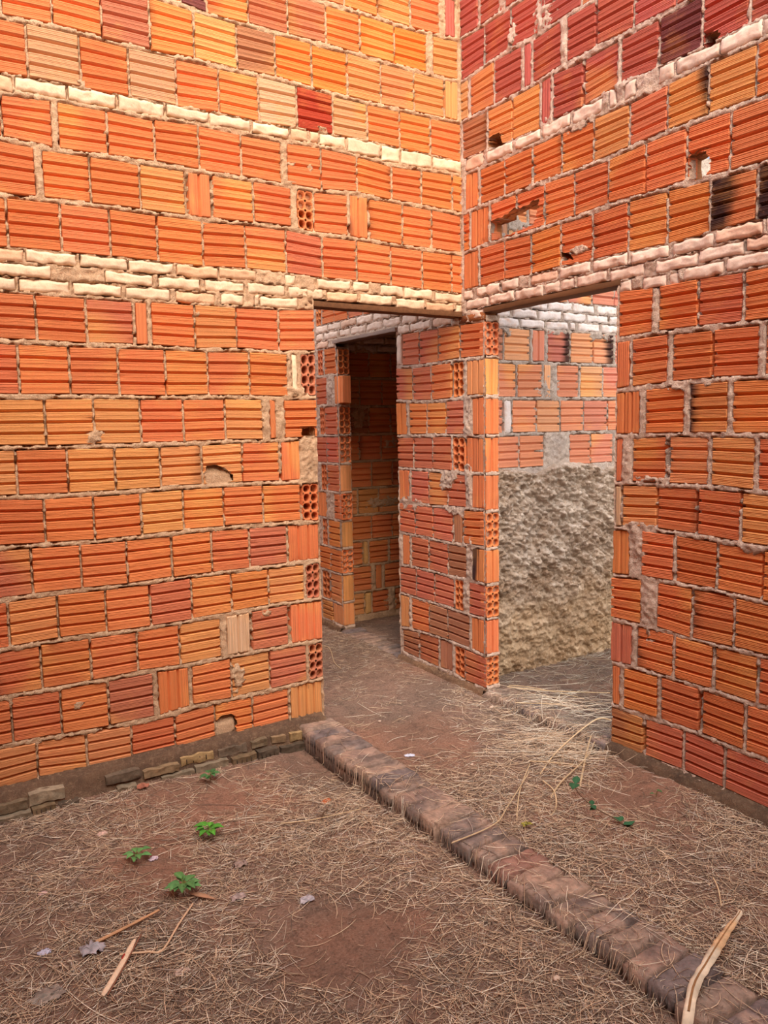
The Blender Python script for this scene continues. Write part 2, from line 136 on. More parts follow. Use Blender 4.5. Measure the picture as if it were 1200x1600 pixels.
class Acc:
    """collects grids of quads; built as one mesh with a colour attribute"""
    def __init__(s): s.v=[]; s.f=[]; s.c=[]; s.n=0
    def raw(s, v, f, c):
        v = np.asarray(v, float).reshape(-1, 3); f = np.asarray(f, np.int64).reshape(-1, 4)
        c = np.asarray(c, float)
        if c.ndim == 1: c = np.tile(c, (len(v), 1))
        if c.shape[1] == 3: c = np.hstack([c, np.zeros((len(c), 1))])
        s.v.append(v); s.f.append(f+s.n); s.c.append(c); s.n += len(v)
    def grid(s, V, c, keep=None, flip=False):
        a, b = V.shape[:2]; i = np.arange(a*b).reshape(a, b)
        F = np.stack([i[:-1,:-1], i[1:,:-1], i[1:,1:], i[:-1,1:]], -1)
        if keep is not None: F = F[keep]
        else: F = F.reshape(-1, 4)
        if flip: F = F[:, ::-1]
        c = np.asarray(c, float)
        s.raw(V.reshape(-1, 3), F, c if c.ndim == 1 else c.reshape(-1, c.shape[-1]))
    def build(s, name, mat, parent=None, smooth=False):
        v = np.concatenate(s.v); f = np.concatenate(s.f); c = np.concatenate(s.c)
        tri = f[:, 3] == f[:, 2]
        me = bpy.data.meshes.new(name); me.vertices.add(len(v)); me.vertices.foreach_set('co', v.ravel())
        cnt = np.where(tri, 3, 4); st = np.concatenate([[0], np.cumsum(cnt)[:-1]])
        idx = f.ravel()[np.repeat(~tri, 4) | (np.arange(len(f)*4) % 4 != 3)]
        me.loops.add(len(idx)); me.loops.foreach_set('vertex_index', idx.astype(np.int32))
        me.polygons.add(len(f)); me.polygons.foreach_set('loop_start', st.astype(np.int32)); me.polygons.foreach_set('loop_total', cnt.astype(np.int32))
        me.update(calc_edges=True); me.validate()
        at = me.attributes.new('Col', 'FLOAT_COLOR', 'POINT'); at.data.foreach_set('color', c.ravel())
        if smooth: me.polygons.foreach_set('use_smooth', np.ones(len(f), bool))
        me.materials.append(mat)
        o = bpy.data.objects.new(name, me); COL.objects.link(o)
        if parent is not None: o.parent = parent
        return o
    def box(s, lo, hi, c, jit=0.0):
        x0, y0, z0 = lo; x1, y1, z1 = hi
        v = np.array([[x0,y0,z0],[x1,y0,z0],[x1,y1,z0],[x0,y1,z0],[x0,y0,z1],[x1,y0,z1],[x1,y1,z1],[x0,y1,z1]], float)
        if jit: v += rng.uniform(-jit, jit, v.shape)
        s.raw(v, [[0,3,2,1],[4,5,6,7],[0,1,5,4],[1,2,6,5],[2,3,7,6],[3,0,4,7]], c)
def tag(o, label=None, cat=None, group=None, kind=None):
    for k, v in (('label', label), ('category', cat), ('group', group), ('kind', kind)):
        if v: o[k] = v
    return o
def empty(name, loc):
    o = bpy.data.objects.new(name, None); COL.objects.link(o); o.location = loc; o.empty_display_size = 0.05
    return o
# ---------------- materials ----------------
def mat_new(name):
    m = bpy.data.materials.new(name); m.use_nodes = True; nt = m.node_tree; nt.nodes.clear()
    out = nt.nodes.new('ShaderNodeOutputMaterial'); b = nt.nodes.new('ShaderNodeBsdfPrincipled'); nt.links.new(b.outputs[0], out.inputs[0])
    b.inputs['Roughness'].default_value = 0.9; b.inputs['Specular IOR Level'].default_value = 0.2
    return m, nt, b
def N(nt, t, **k):
    n = nt.nodes.new(t)
    for a, v in k.items(): setattr(n, a, v)
    return n
def noise(nt, scale, det=4, rough=.6, vec=None, mp=None):
    n = N(nt, 'ShaderNodeTexNoise'); n.inputs['Scale'].default_value = scale; n.inputs['Detail'].default_value = det; n.inputs['Roughness'].default_value = rough
    tc = N(nt, 'ShaderNodeTexCoord')
    if mp:
        m = N(nt, 'ShaderNodeMapping'); m.inputs['Scale'].default_value = mp; nt.links.new(tc.outputs['Object'], m.inputs[0]); nt.links.new(m.outputs[0], n.inputs[0])
    else: nt.links.new(tc.outputs['Object'], n.inputs[0])
    return n.outputs[0]
def ramp(nt, src, a, b, va=0.0, vb=1.0):
    m = N(nt, 'ShaderNodeMapRange'); m.inputs[1].default_value = a; m.inputs[2].default_value = b; m.inputs[3].default_value = va; m.inputs[4].default_value = vb
    nt.links.new(src, m.inputs[0]); return m.outputs[0]
def mix(nt, f, a, b, mode='MIX'):
    m = N(nt, 'ShaderNodeMix', data_type='RGBA', blend_type=mode)
    for s, v in ((0, f), (6, a), (7, b)):
        if hasattr(v, 'links'): nt.links.new(v, m.inputs[s])
        elif s == 0: m.inputs[0].default_value = v
        else: m.inputs[s].default_value = tuple(v)+((1,) if len(v) == 3 else ())
    return m.outputs[2]
def mathn(nt, op, a, b):
    m = N(nt, 'ShaderNodeMath', operation=op)
    for i, v in enumerate((a, b)):
        if hasattr(v, 'links'): nt.links.new(v, m.inputs[i])
        else: m.inputs[i].default_value = v
    return m.outputs[0]
def attr(nt, name='Col'):
    a = N(nt, 'ShaderNodeAttribute'); a.attribute_name = name; return a
def gray(nt, v):
    c = N(nt, 'ShaderNodeCombineColor')
    for i in range(3): nt.links.new(v, c.inputs[i])
    return c.outputs[0]
def bump(nt, b, h, s, d=0.01):
    n = N(nt, 'ShaderNodeBump'); n.inputs['Strength'].default_value = s; n.inputs['Distance'].default_value = d
    nt.links.new(h, n.inputs['Height']); nt.links.new(n.outputs[0], b.inputs['Normal'])
def mat_block():
    m, nt, b = mat_new('fired_clay_block'); a = attr(nt)
    hs = noise(nt, 1, 2, .6, mp=(.5, .5, 270)); vs = noise(nt, 1, 2, .6, mp=(250, 250, .5))
    st = N(nt, 'ShaderNodeMix', data_type='FLOAT'); nt.links.new(a.outputs['Alpha'], st.inputs[0]); nt.links.new(hs, st.inputs[2]); nt.links.new(vs, st.inputs[3])
    st = st.outputs[0]
    c = mix(nt, 1.0, a.outputs['Color'], gray(nt, ramp(nt, st, .32, .68, .80, 1.20)), 'MULTIPLY')
    # straw-yellow scum bloom from the kiln
    bl = mathn(nt, 'MULTIPLY', ramp(nt, noise(nt, 5.5, 3), .53, .70), ramp(nt, st, .35, .65))
    c = mix(nt, mathn(nt, 'MULTIPLY', bl, .42), c, tuple(lin((238, 170, 92))))
    # grey-brown grime and mortar dust
    du = ramp(nt, noise(nt, 26, 5, .7), .60, .72)
    c = mix(nt, mathn(nt, 'MULTIPLY', du, .35), c, tuple(lin((205, 150, 110))))
    sp = ramp(nt, noise(nt, 75, 3, .6), .70, .78)
    c = mix(nt, mathn(nt, 'MULTIPLY', sp, .6), c, tuple(lin((120, 70, 45))))
    nt.links.new(c, b.inputs['Base Color'])
    bump(nt, b, mathn(nt, 'ADD', mathn(nt, 'MULTIPLY', st, .5), noise(nt, 60, 4)), .35, .005)
    return m
def mat_mortar(name, c0, c1, c2, sc=1.0):
    m, nt, b = mat_new(name); a = attr(nt)
    n1 = noise(nt, 7*sc, 5, .65); n2 = noise(nt, 55*sc, 5, .75); n3 = noise(nt, 180*sc, 3, .7)
    c = mix(nt, ramp(nt, n1, .38, .62), tuple(lin(c0)), tuple(lin(c1)))
    c = mix(nt, mathn(nt, 'MULTIPLY', ramp(nt, n2, .5, .68), .75), c, tuple(lin(c2)))
    c = mix(nt, 1.0, c, gray(nt, ramp(nt, n3, .3, .7, .82, 1.18)), 'MULTIPLY')
    c = mix(nt, 1.0, c, a.outputs['Color'], 'MULTIPLY')
    nt.links.new(c, b.inputs['Base Color']); bump(nt, b, mathn(nt, 'ADD', n2, n3), .7, .010)
    return m
def mat_pale():
    m, nt, b = mat_new('pale_brick'); a = attr(nt)
    n1 = noise(nt, 30, 5, .7); n2 = noise(nt, 120, 3, .7)
    c = mix(nt, mathn(nt, 'MULTIPLY', ramp(nt, n1, .52, .7), .55), a.outputs['Color'], tuple(lin((190, 140, 105))))
    c = mix(nt, 1.0, c, gray(nt, ramp(nt, n2, .3, .7, .88, 1.1)), 'MULTIPLY')
    nt.links.new(c, b.inputs['Base Color']); bump(nt, b, n1, .6, .006); return m
def mat_attr(name, rough=.9, f=60, amt=.2, bs=.4, stretch=None, bd=.004):
    m, nt, b = mat_new(name); a = attr(nt); n1 = noise(nt, f, 4, .7, mp=stretch)
    c = mix(nt, 1.0, a.outputs['Color'], gray(nt, ramp(nt, n1, .3, .7, 1-amt, 1+amt)), 'MULTIPLY')
    nt.links.new(c, b.inputs['Base Color']); b.inputs['Roughness'].default_value = rough; bump(nt, b, n1, bs, bd); return m
def mat_soil():
    m, nt, b = mat_new('trodden_earth'); a = attr(nt)
    n1 = noise(nt, 2.2, 5, .65); n2 = noise(nt, 18, 6, .75); n3 = noise(nt, 110, 5, .8)
    c = mix(nt, ramp(nt, n1, .36, .62), tuple(lin((150, 124, 106))), tuple(lin((180, 142, 120))))
    c = mix(nt, mathn(nt, 'MULTIPLY', ramp(nt, n2, .48, .66), .6), c, tuple(lin((98, 82, 72))))
    c = mix(nt, mathn(nt, 'MULTIPLY', ramp(nt, n3, .55, .68), .55), c, tuple(lin((212, 190, 172))))
    c = mix(nt, mathn(nt, 'MULTIPLY', ramp(nt, n3, .46, .36), .6), c, tuple(lin((62, 46, 38))))
    c = mix(nt, 1.0, c, a.outputs['Color'], 'MULTIPLY')
    nt.links.new(c, b.inputs['Base Color']); bump(nt, b, mathn(nt, 'ADD', n2, n3), 1.0, .012); return m
M_BLOCK = mat_block(); M_PALE = mat_pale()
M_MORT_A = mat_mortar('warm_mortar', (214,176,140), (194,156,122), (226,196,162))
M_MORT_B = mat_mortar('pink_grey_mortar', (212,182,160), (190,160,140), (228,206,188))
M_MORT_F = mat_mortar('grey_mortar', (186,170,158), (160,146,138), (210,194,182))
M_PLASTER = mat_mortar('rough_cement_render', (188,172,156), (146,124,104), (216,204,192), .6)
M_FOOT = mat_mortar('dark_footing', (112,86,66), (88,68,54), (138,112,88))
M_WOOD = mat_attr('old_board', .85, 1, .3, .5, stretch=(40, 3, 40)); M_SOIL = mat_soil()
M_STRAW = mat_attr('dry_straw', .7, 30, .15, .1); M_LEAF = mat_attr('green_leaf', .5, 40, .15, .2); M_MISC = mat_attr('weathered_scrap', .7, 40, .15, .4)
M_KERB = mat_attr('weathered_kerb_brick', .9, 34, .35, .9, bd=.006)
# base colours of the fired blocks
BC = {k: lin(v) for k, v in dict(n=(210,122,76), o=(214,130,76), O=(222,130,62), y=(212,144,90), t=(204,152,112), p=(218,176,130), c=(172,70,46),
    R=(180,94,80), P=(118,66,64), b=(188,114,82), r=(202,116,86), d=(176,118,86), Y=(210,140,86), B=(200,126,84), Q=(186,98,76), L=(208,136,82), K=(200,124,78), s=(206,172,136)).items()}
# ---------------- masonry ----------------
T = 0.09
def bed(name, u): 
    p = BEDS.get(name) or [(0, BK[name])]
    if name.startswith('c') and name != 'c0': p = [q for q in p]
    return np.interp(u, [q[0] for q in p], [q[1] for q in p])/1000.0 if len(p) > 1 else np.full_like(np.asarray(u, float), p[0][1]/1000.0)
EDGE = {'a2t', 'a2b', 'a5t', 'a5b', 'b3t', 'b3b', 'b6t', 'b6b', 'c0', 'a15', 'b16', 'c10'}
def prof(nb, fine, gd=.020, L=.18):
    """heights across a ribbed face: deep grooves between bands, fine scores on each band"""
    t = [0.0]; h = [-.004]; gw = .0074/L; t.append(.010); h.append(0)
    for k in range(nb):
        a = k/nb+(gw if k else .012); b = (k+1)/nb-(gw if k < nb-1 else .012)
        if k: t.append(a); h.append(-.0002)
        for j in range(fine):
            c = a+(b-a)*(j+1)/(fine+1); w = .0021/L
            t += [c-w, c, c+w]; d = .0016+.0022*((j*7+k*3) % 3)/2
            h += [0, -d, 0]
        if k < nb-1:
            t.append(b); h.append(-.0002); t += [(k+1)/nb-gw*.7, (k+1)/nb+gw*.6]; h += [-gd, -gd*.75]
    t += [.990, 1.0]; h += [0, -.004]
    return np.array(t), np.array(h)
class Wall:
    def __init__(s, name, key, org, ud, nd, u0, u1, z0, z1, inside, flip, fine=5, res=.007, mort=M_MORT_A, depth=T):
        s.name=name; s.key=key; s.org=np.array(org, float); s.ud=np.array(ud, float); s.nd=np.array(nd, float)
        s.ext=(u0,u1,z0,z1); s.inside=inside; s.flip=flip; s.fine=fine; s.res=res; s.mort=mort; s.depth=depth
        s.blocks=Acc(); s.pale=Acc(); s.rects=[]; s.gaps=[]; s.patch=[]; s.holes=[]; s.open=[]
    def W(s, u, z, h):
        u, z, h = np.broadcast_arrays(np.asarray(u, float), np.asarray(z, float), np.asarray(h, float))
        return s.org+u[...,None]*s.ud+h[...,None]*s.nd+z[...,None]*np.array([0,0,1.0])
    def inhole(s, u, z, grow=0):
        r = np.zeros(np.shape(u), bool)
        for poly, kind in s.holes:
            p = np.array(poly)/1000.0; c = p.mean(0)
            if grow: p = c+(p-c)*(1+grow)
            ins = np.zeros(np.shape(u), bool); j = len(p)-1
            for i in range(len(p)):
                cond = ((p[i,1] > z) != (p[j,1] > z)) & (u < (p[j,0]-p[i,0])*(z-p[i,1])/((p[j,1]-p[i,1]) or 1e-9)+p[i,0])
                ins ^= cond; j = i
            r |= ins
        return r
    def near_hole(s, u0, u1, z0, z1):
        for poly, kind in s.holes:
            p = np.array(poly)/1000.0
            if p[:,0].max() > u0 and p[:,0].min() < u1 and p[:,1].max() > z0 and p[:,1].min() < z1: return True
        return False
    def block(s, q, ty, col, name):
        """q: corner u,z of bl, br, tr, tl"""
        q = np.array(q, float); Lx = (q[1,0]+q[2,0]-q[0,0]-q[3,0])/2; Lz = (q[2,1]+q[3,1]-q[0,1]-q[1,1])/2
        base = BC.get(col, BC['n'])*rng.uniform(1.0, 1.18)*np.array([1, rng.uniform(.93, 1.06), rng.uniform(.9, 1.1)])
        sd = int(rng.integers(1e6)); off = rng.uniform(-.0025, .003)+(0.002 if ty != 'o' else 0)
        tu, tz = rng.uniform(-.003, .003, 2)
        fine_s = s.near_hole(q[:,0].min(), q[:,0].max(), q[:,1].min(), q[:,1].max())
        def bil(S, Tt):
            P = (q[0][None,None]*((1-S)*(1-Tt))[...,None]+q[1][None,None]*(S*(1-Tt))[...,None]+q[2][None,None]*(S*Tt)[...,None]+q[3][None,None]*((1-S)*Tt)[...,None])
            return P[...,0], P[...,1]
        if ty == 'o': s.open.append((q[:,0].min(), q[:,0].max(), q[:,1].min(), q[:,1].max())); return s.holeblock(q, base, off, bil)
        if ty == 'w':
            return s.palebrick(q[:,0].min(), q[:,0].max(), q[:,1].min(), q[:,1].max(), 'y' if col == 'y' else None)
        if ty == 'h': ta, ha = prof(4, s.fine, L=Lz)
        else: ta, ha = prof(max(1, int(round(Lx/.047))) if Lx < .17 else 4, s.fine if Lx > .06 else 2, L=max(Lx, .05))
        if ty == 's' or col == 's': ha = ha*1.0+rng.uniform(-.003, .003, len(ha)); ha[0]=ha[-1]=-.004
        if ty == 'q': ta, ha = np.array([0,.03,.5,.97,1]), np.array([-.004,0,0,0,-.004])
        ns = 36 if fine_s else 8
        sa = np.concatenate([[0, .012], np.linspace(.03, .97, ns), [.988, 1]]); hs_ = np.zeros(len(sa)); hs_[0] = hs_[-1] = -.004
        if fine_s:
            tt = np.sort(np.concatenate([ta, np.linspace(.02, .98, 36)])); ha = np.interp(tt, ta, ha); ta = tt
        if ty == 'h': S, Tt = np.meshgrid(sa, ta, indexing='ij'); H = hs_[:,None]+ha[None,:]; vert = 0.0
        else:
            sv = sa
            S, Tt = np.meshgrid(ta, sv, indexing='ij'); H = ha[:,None]+hs_[None,:]; vert = 1.0
        u, z = bil(S, Tt)
        # ragged arrises
        e = np.minimum(np.minimum(S, 1-S)*Lx, np.minimum(Tt, 1-Tt)*Lz)
        if s.key == 'F': base = base*.75+base.mean()*np.array([.27,.25,.24]); 
        rag = fbm(u+sd, z, 45, sd, 2)
        H = H+off+tu*(S-.5)+tz*(Tt-.5)-np.clip(rag-.1, 0, 1)*.02*(e < .006)+fbm(u+sd, z, 6, sd, 2)*.002
        cols = np.tile(np.append(base, vert), (S.size, 1)).reshape(S.shape+(4,))
        if col in 'YBQLK' or rng.random() < .07:      # kiln scorching, fixed to the block
            n = fbm(u+sd, z, 9, sd+3, 3)*.5
            side = {'Y': S, 'B': 1-S, 'Q': S, 'L': 1-S, 'K': 1-S}.get(col, S if rng.random() < .5 else 1-S)
            if s.key == 'B' : side = 1-side if col in 'YBQLK' else side
            if s.key == 'B' and col == 'Q': side = S
            thr = {'B': .45, 'Q': .55, 'Y': .80, 'L': .85, 'K': .5}.get(col, .93)
            if s.key != 'B' and col in 'YQ': thr = .6
            k = sstep(thr-.12, thr+.2, side+n)*(1 if col in 'YBQLK' else .5)
            cols[...,:3] = cols[...,:3]*(1-k[...,None])+lin((66, 44, 42))*k[...,None]
        if rng.random() < .35:                          # pale kiln flash across part of a face
            n = fbm(u+sd, z, 4, sd+9, 2); k = sstep(.05, .3, n)*.5
            cols[...,:3] = cols[...,:3]*(1-k[...,None])+lin((236,170,96))*k[...,None]
        # add sides
        def rim(Aa): return np.concatenate([Aa[:1], Aa, Aa[-1:]], 0)
        u = rim(u); z = rim(z); H = rim(H); cols = rim(cols)
        H[0] = H[-1] = -.06
        u = rim(u.T).T; z = rim(z.T).T; H = rim(H.T).T; cols = np.concatenate([cols[:, :1], cols, cols[:, -1:]], 1)
        H[:,0] = H[:,-1] = -.06
        keep = None
        if s.holes:
            uc = (u[:-1,:-1]+u[1:,1:])/2; zc = (z[:-1,:-1]+z[1:,1:])/2
            wob = fbm(uc, zc, 30, 5, 2)*.02
            keep = ~s.inhole(uc+wob, zc-wob)
        um = q[:,0].min()
        if s.key == 'B' and q[0,1] < 2.1 and (abs(um+.19) < .03 or abs(um-1.42) < .03):   # butted against the jamb blocks
            if keep is None: keep = np.ones((u.shape[0]-1, u.shape[1]-1), bool)
            keep[0] = False
        s.blocks.grid(s.W(u, z, H), cols, keep, flip=s.flip)
    def holeblock(s, q, base, off, bil):
        nx, nz = 2, 4; K = 16; a = np.linspace(0, 2*np.pi, K, endpoint=False)+np.pi/K
        c4 = np.append(base, 0.)
        Lx = (q[1,0]+q[2,0]-q[0,0]-q[3,0])/2; Lz = (q[2,1]+q[3,1]-q[0,1]-q[1,1])/2
        mx = .012
        for i in range(nx):
            for j in range(nz):
                cx = (i+.5)/nx; cz = (j+.5)/nz
                sx = 1/nx/2; sz = 1/nz/2
                d = np.maximum(np.abs(np.cos(a)), np.abs(np.sin(a)))
                OS = cx+np.cos(a)/d*sx; OT = cz+np.sin(a)/d*sz
                pw = (np.abs(np.cos(a))**2.3+np.abs(np.sin(a))**2.3)**(1/2.3)
                jx, jz = rng.uniform(.92, 1.06, 2)
                broken = rng.random() < .15
                IS = cx+np.cos(a)/pw*sx*.84*jx*(1.1 if broken else 1)+rng.uniform(-.01, .01, K); IT = cz+np.sin(a)/pw*sz*.84*jz+rng.uniform(-.006, .006, K)
                pin = []
                deep = (-.17 if s.key == 'x' else -.088) if (rng.random() < .95 and not (j > 1 and abs(q[0,0]+1.0) < .1 and q[0,1] > 2)) else -.022
                for S_, T_, h in ((OS, OT, off), (IS, IT, off+.0008), (IS, IT, -.03), (cx+(IS-cx)*.9, cz+(IT-cz)*.9, deep), (cx+(IS-cx)*.01, cz+(IT-cz)*.01, deep)):
                    uu, zz = bil(S_[None], T_[None]); pin.append(s.W(uu[0], zz[0], np.full(K, h)))
                V = np.stack(pin+[], 0); V = np.concatenate([V, V[:, :1]], 1)
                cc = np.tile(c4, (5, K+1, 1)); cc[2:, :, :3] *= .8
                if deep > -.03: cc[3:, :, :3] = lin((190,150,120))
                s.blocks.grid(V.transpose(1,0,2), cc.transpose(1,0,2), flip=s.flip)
        # outer sides
        S = np.array([0,1,1,0,0.]); Tt = np.array([0,0,1,1,0.]); uu, zz = bil(S[None], Tt[None])
        V = np.stack([s.W(uu[0], zz[0], np.full(5, off)), s.W(uu[0], zz[0], np.full(5, -.05))], 0)
        s.blocks.grid(V, c4, flip=not s.flip)
    def palebrick(s, u0, u1, z0, z1, kind=None):
        n, m = max(6, int((u1-u0)/.012)), 8
        S, Tt = np.meshgrid(np.concatenate([[0,0], np.linspace(.02,.98,n), [1,1]]), np.concatenate([[0,0], np.linspace(.05,.95,m), [1,1]]), indexing='ij')
        sd = int(rng.integers(1e6)); u = u0+(u1-u0)*S; z = z0+(z1-z0)*Tt
        u = u+fbm(u+sd, z, 50, sd, 2)*.006; z = z+fbm(u, z+sd, 30, sd+5, 3)*.019
        e = np.minimum(np.minimum(S, 1-S)*(u1-u0), np.minimum(Tt, 1-Tt)*(z1-z0))
        H = rng.uniform(.003, .009)+fbm(u+sd, z, 34, sd+1, 3)*.014-.005*(e < .003)
        H = np.where((S <= 0)|(S >= 1)|(Tt <= 0)|(Tt >= 1), H-.002, H)
        H[0] = H[-1] = -.03; H[:,0] = H[:,-1] = -.03
        c = lin((238, 206, 172) if s.key == 'A' else (236, 208, 188))*rng.uniform(.88, 1.06)
        if rng.random() < .18: c = c*np.array([.92,.78,.7])
        if kind == 'y': c = lin((226, 176, 112))
        if s.key == 'F': c = lin((218, 208, 206))*rng.uniform(.8, 1.05)
        s.pale.grid(s.W(u, z, H), np.append(c, 0.), flip=s.flip)
    def rows(s, rows, limits=None, course_off=0):
        for t, b, ps in rows:
            ps = list(ps)
            if limits and limits.get(t) != 0 and not t.startswith('c'):
                while ps[0][0]/1000 > limits['lo']:
                    w = 192 if rng.random() < .93 else 105
                    ps.insert(0, (ps[0][0]-w-8, ps[0][0]-8, ('h' if w > 150 else 'v')+random.choice(limits['pal'](t))))
            prev = None
            for a, c, k in ps:
                ty, col = k[0], k[1]
                u = np.array([a, c, c, a])/1000.0
                g = .0050 if ty != 'w' else .001
                if col == 'm' or ty == 'm': s.patch.append(((a+c)/2, (BK[t]+BK[b])/2, (c-a)*.52, 82)); prev = c; continue
                u = u+np.array([g, -g, -g, g])
                zt = bed(t, u*1000); zb = bed(b, u*1000)
                it = .004 if t in EDGE else .0125; ib = .004 if b in EDGE else .0110
                z = np.array([zb[0]+ib, zb[1]+ib, zt[2]-it, zt[3]-it])+rng.uniform(-.002, .002, 4)
                s.block(np.stack([u, z], 1), ty, col, None)
                s.rects.append(np.stack([u, z], 1))
                if prev is not None and 0 < a-prev < 14 and rng.random() < .45:
                    um = (a+prev)/2000.0; s.gaps.append((um, z[0], z[3]))
                prev = c
    def palerows(s, rows, lo=None):
        for t, b, i, n, ps in rows:
            ps = list(ps)
            if lo is not None:
                while ps[0][0]/1000 > lo: ps.insert(0, (ps[0][0]-225, ps[0][0]-12))
            for a, c in ps:
                u0, u1 = a/1000+.003, c/1000-.003
                um = (a+c)/2; zt = float(bed(t, um)); zb = float(bed(b, um))
                if n > 1:
                    zt0, zb0 = zt, zb
                    if abs(zt-zb) < .1: zb0 = BK[b]/1000
                    h = (BK[t]-BK[b])/1000/n; za = zt0-h*i; zc = za-h
                    z1 = za-.006; z0 = zc+.006
                else: z1 = zt-.006; z0 = zb+.019
                s.palebrick(u0, u1, z0, z1)
                s.rects.append(np.array([[u0,z0],[u1,z0],[u1,z1],[u0,z1]]))
    def build(s):
        u0,u1,z0,z1 = s.ext; r = s.res
        us = np.arange(u0, u1+r*.5, r); zs = np.arange(z0, z1+r*.5, r); Uu, Zz = np.meshgrid(us, zs, indexing='ij')
        n1 = fbm(Uu, Zz, 14, 3, 3); n2 = fbm(Uu, Zz, 45, 11, 2); n3 = fbm(Uu, Zz, 90, 23, 1)
        H = .0035+n1*.013+n2*.013+n3*.008
        D = np.full(Uu.shape, -1.0); tint = np.ones(Uu.shape)
        for q in s.rects:
            i0 = max(0, int((q[:,0].min()-u0)/r)-1); i1 = int((q[:,0].max()-u0)/r)+2
            j0 = max(0, int((q[:,1].min()-z0)/r)-1); j1 = int((q[:,1].max()-z0)/r)+2
            if i1 <= 0 or j1 <= 0: continue
            us_, zs_ = Uu[i0:i1,j0:j1], Zz[i0:i1,j0:j1]
            if us_.size == 0: continue
            f = np.clip((us_-q[0,0])/(q[1,0]-q[0,0]), 0, 1)
            zb = q[0,1]*(1-f)+q[1,1]*f; zt = q[3,1]*(1-f)+q[2,1]*f
            d = np.minimum(np.minimum(us_-q[:,0].min(), q[:,0].max()-us_)*1.6, np.minimum(zs_-zb, zt-zs_))
            D[i0:i1,j0:j1] = np.maximum(D[i0:i1,j0:j1], d)
        dn = D+n2*.022+n1*.016+.0010
        H = H-sstep(-.001, .006, dn)*.050
        for um, za, zb in s.gaps:
            m = (np.abs(Uu-um) < .007) & (Zz > za+.01) & (Zz < zb-.01) & (n1+rng.uniform(-.1,.12) > -.12)
            H = np.where(m, np.minimum(H, -.028), H)
        pm = np.zeros(Uu.shape)
        for cu, cz, ru, rz in s.patch+list(PATCH.get(s.key, [])):
            if s.key == 'x': continue
            dd = np.sqrt(((Uu-cu/1000)/(max(ru,6)/1000))**2+((Zz-cz/1000)/(max(rz,6)/1000))**2)+n1*1.5+n2*1.3
            pm = np.maximum(pm, sstep(1.12, .88, dd))
        H = H*(1-pm)+(.0065+n1*.016+n2*.020+n3*.010)*pm
        H[:,0] = H[:,0]; 
        # hollows filled with mortar or left open
        for poly, kind in s.holes:
            if kind == 'fill':
                sv = s.holes; s.holes = [(poly, kind)]; ih = s.inhole(Uu, Zz); s.holes = sv
                p = np.array(poly)/1000; zt = p[:,1].max(); rel = (zt-Zz)/(zt-p[:,1].min())
                H = np.where(ih, -.045+sstep(.1, .5, rel)*.035+n1*.012, H)
        uc = Uu[:-1,:-1]+r/2; zc = Zz[:-1,:-1]+r/2
        keep = s.inside(uc, zc)
        if s.holes:
            sv = s.holes; s.holes = [h for h in sv if h[1] != 'fill']
            if s.holes: keep &= ~s.inhole(uc, zc)
            s.holes = sv
        solid = keep.copy()
        for a_, b_, c_, d_ in s.open: keep &= ~((uc > a_+.012) & (uc < b_-.012) & (zc > c_+.012) & (zc < d_-.012))
        c = np.ones(Uu.shape+(4,)); c[...,3] = 0
        if hasattr(s, 'tint'): c[...,:3] *= s.tint(Uu, Zz)
        A = Acc(); A.grid(s.W(Uu, Zz, H), c, keep, flip=s.flip)
        # back face and edges
        rb = .03; ub = np.arange(u0, u1+rb*.5, rb); zb = np.arange(z0, z1+rb*.5, rb); Ub, Zb = np.meshgrid(ub, zb, indexing='ij')
        ubc = Ub[:-1,:-1]+rb/2; zbc = Zb[:-1,:-1]+rb/2; kb = s.inside(ubc, zbc)
        if s.holes:
            sv = s.holes; s.holes = [h for h in sv if h[1] == 'thru']
            if s.holes: kb &= ~s.inhole(ubc, zbc, .1)
            s.holes = sv
        A.grid(s.W(Ub, Zb, np.full(Ub.shape, -s.depth)+fbm(Ub, Zb, 9, 4, 2)*.006), np.array([.9,.8,.72,0]), kb, flip=not s.flip)
        # closing strips round the kept area
        kk = np.pad(solid, 1)
        def strips(mask, axis):
            ii, jj = np.nonzero(mask)
            for i, j in zip(ii, jj): yield i, j
        # left / right / top / bottom boundaries, run-length along each line
        def quad(ua, za, ub_, zb_):
            if s.key == 'B' and ua == ub_ and za < 2.15 and (abs(ua+.19) < .02 or abs(ua-1.43) < .02): return
            V = np.array([s.W(ua, za, -.008), s.W(ub_, zb_, -.008), s.W(ub_, zb_, -s.depth), s.W(ua, za, -s.depth)])
            A.raw(V, [[0,1,2,3]], np.array([1,1,1,0.]))
        hole_any = s.inhole(uc, zc, .3) if s.holes else np.zeros(uc.shape, bool)
        for ax in (0, 1):
            d = np.diff(kk.astype(int), axis=ax); d = d[:,1:-1] if ax == 0 else d[1:-1,:]
            lines = range(d.shape[ax])
            for L_ in lines:
                row = d[L_] if ax == 0 else d[:,L_]
                nz = row != 0
                if not nz.any(): continue
                run = None
                for k in range(len(row)+1):
                    on = k < len(row) and nz[k]
                    if on and s.holes:
                        ii, jj = (min(L_, uc.shape[0]-1), k) if ax == 0 else (k, min(L_, uc.shape[1]-1))
                        if hole_any[ii, jj]: on = False
                    if on and run is None: run = k
                    if not on and run is not None:
                        if ax == 0: quad(u0+L_*r, z0+run*r, u0+L_*r, z0+k*r)
                        else: quad(u0+run*r, z0+L_*r, u0+k*r, z0+L_*r)
                        run = None
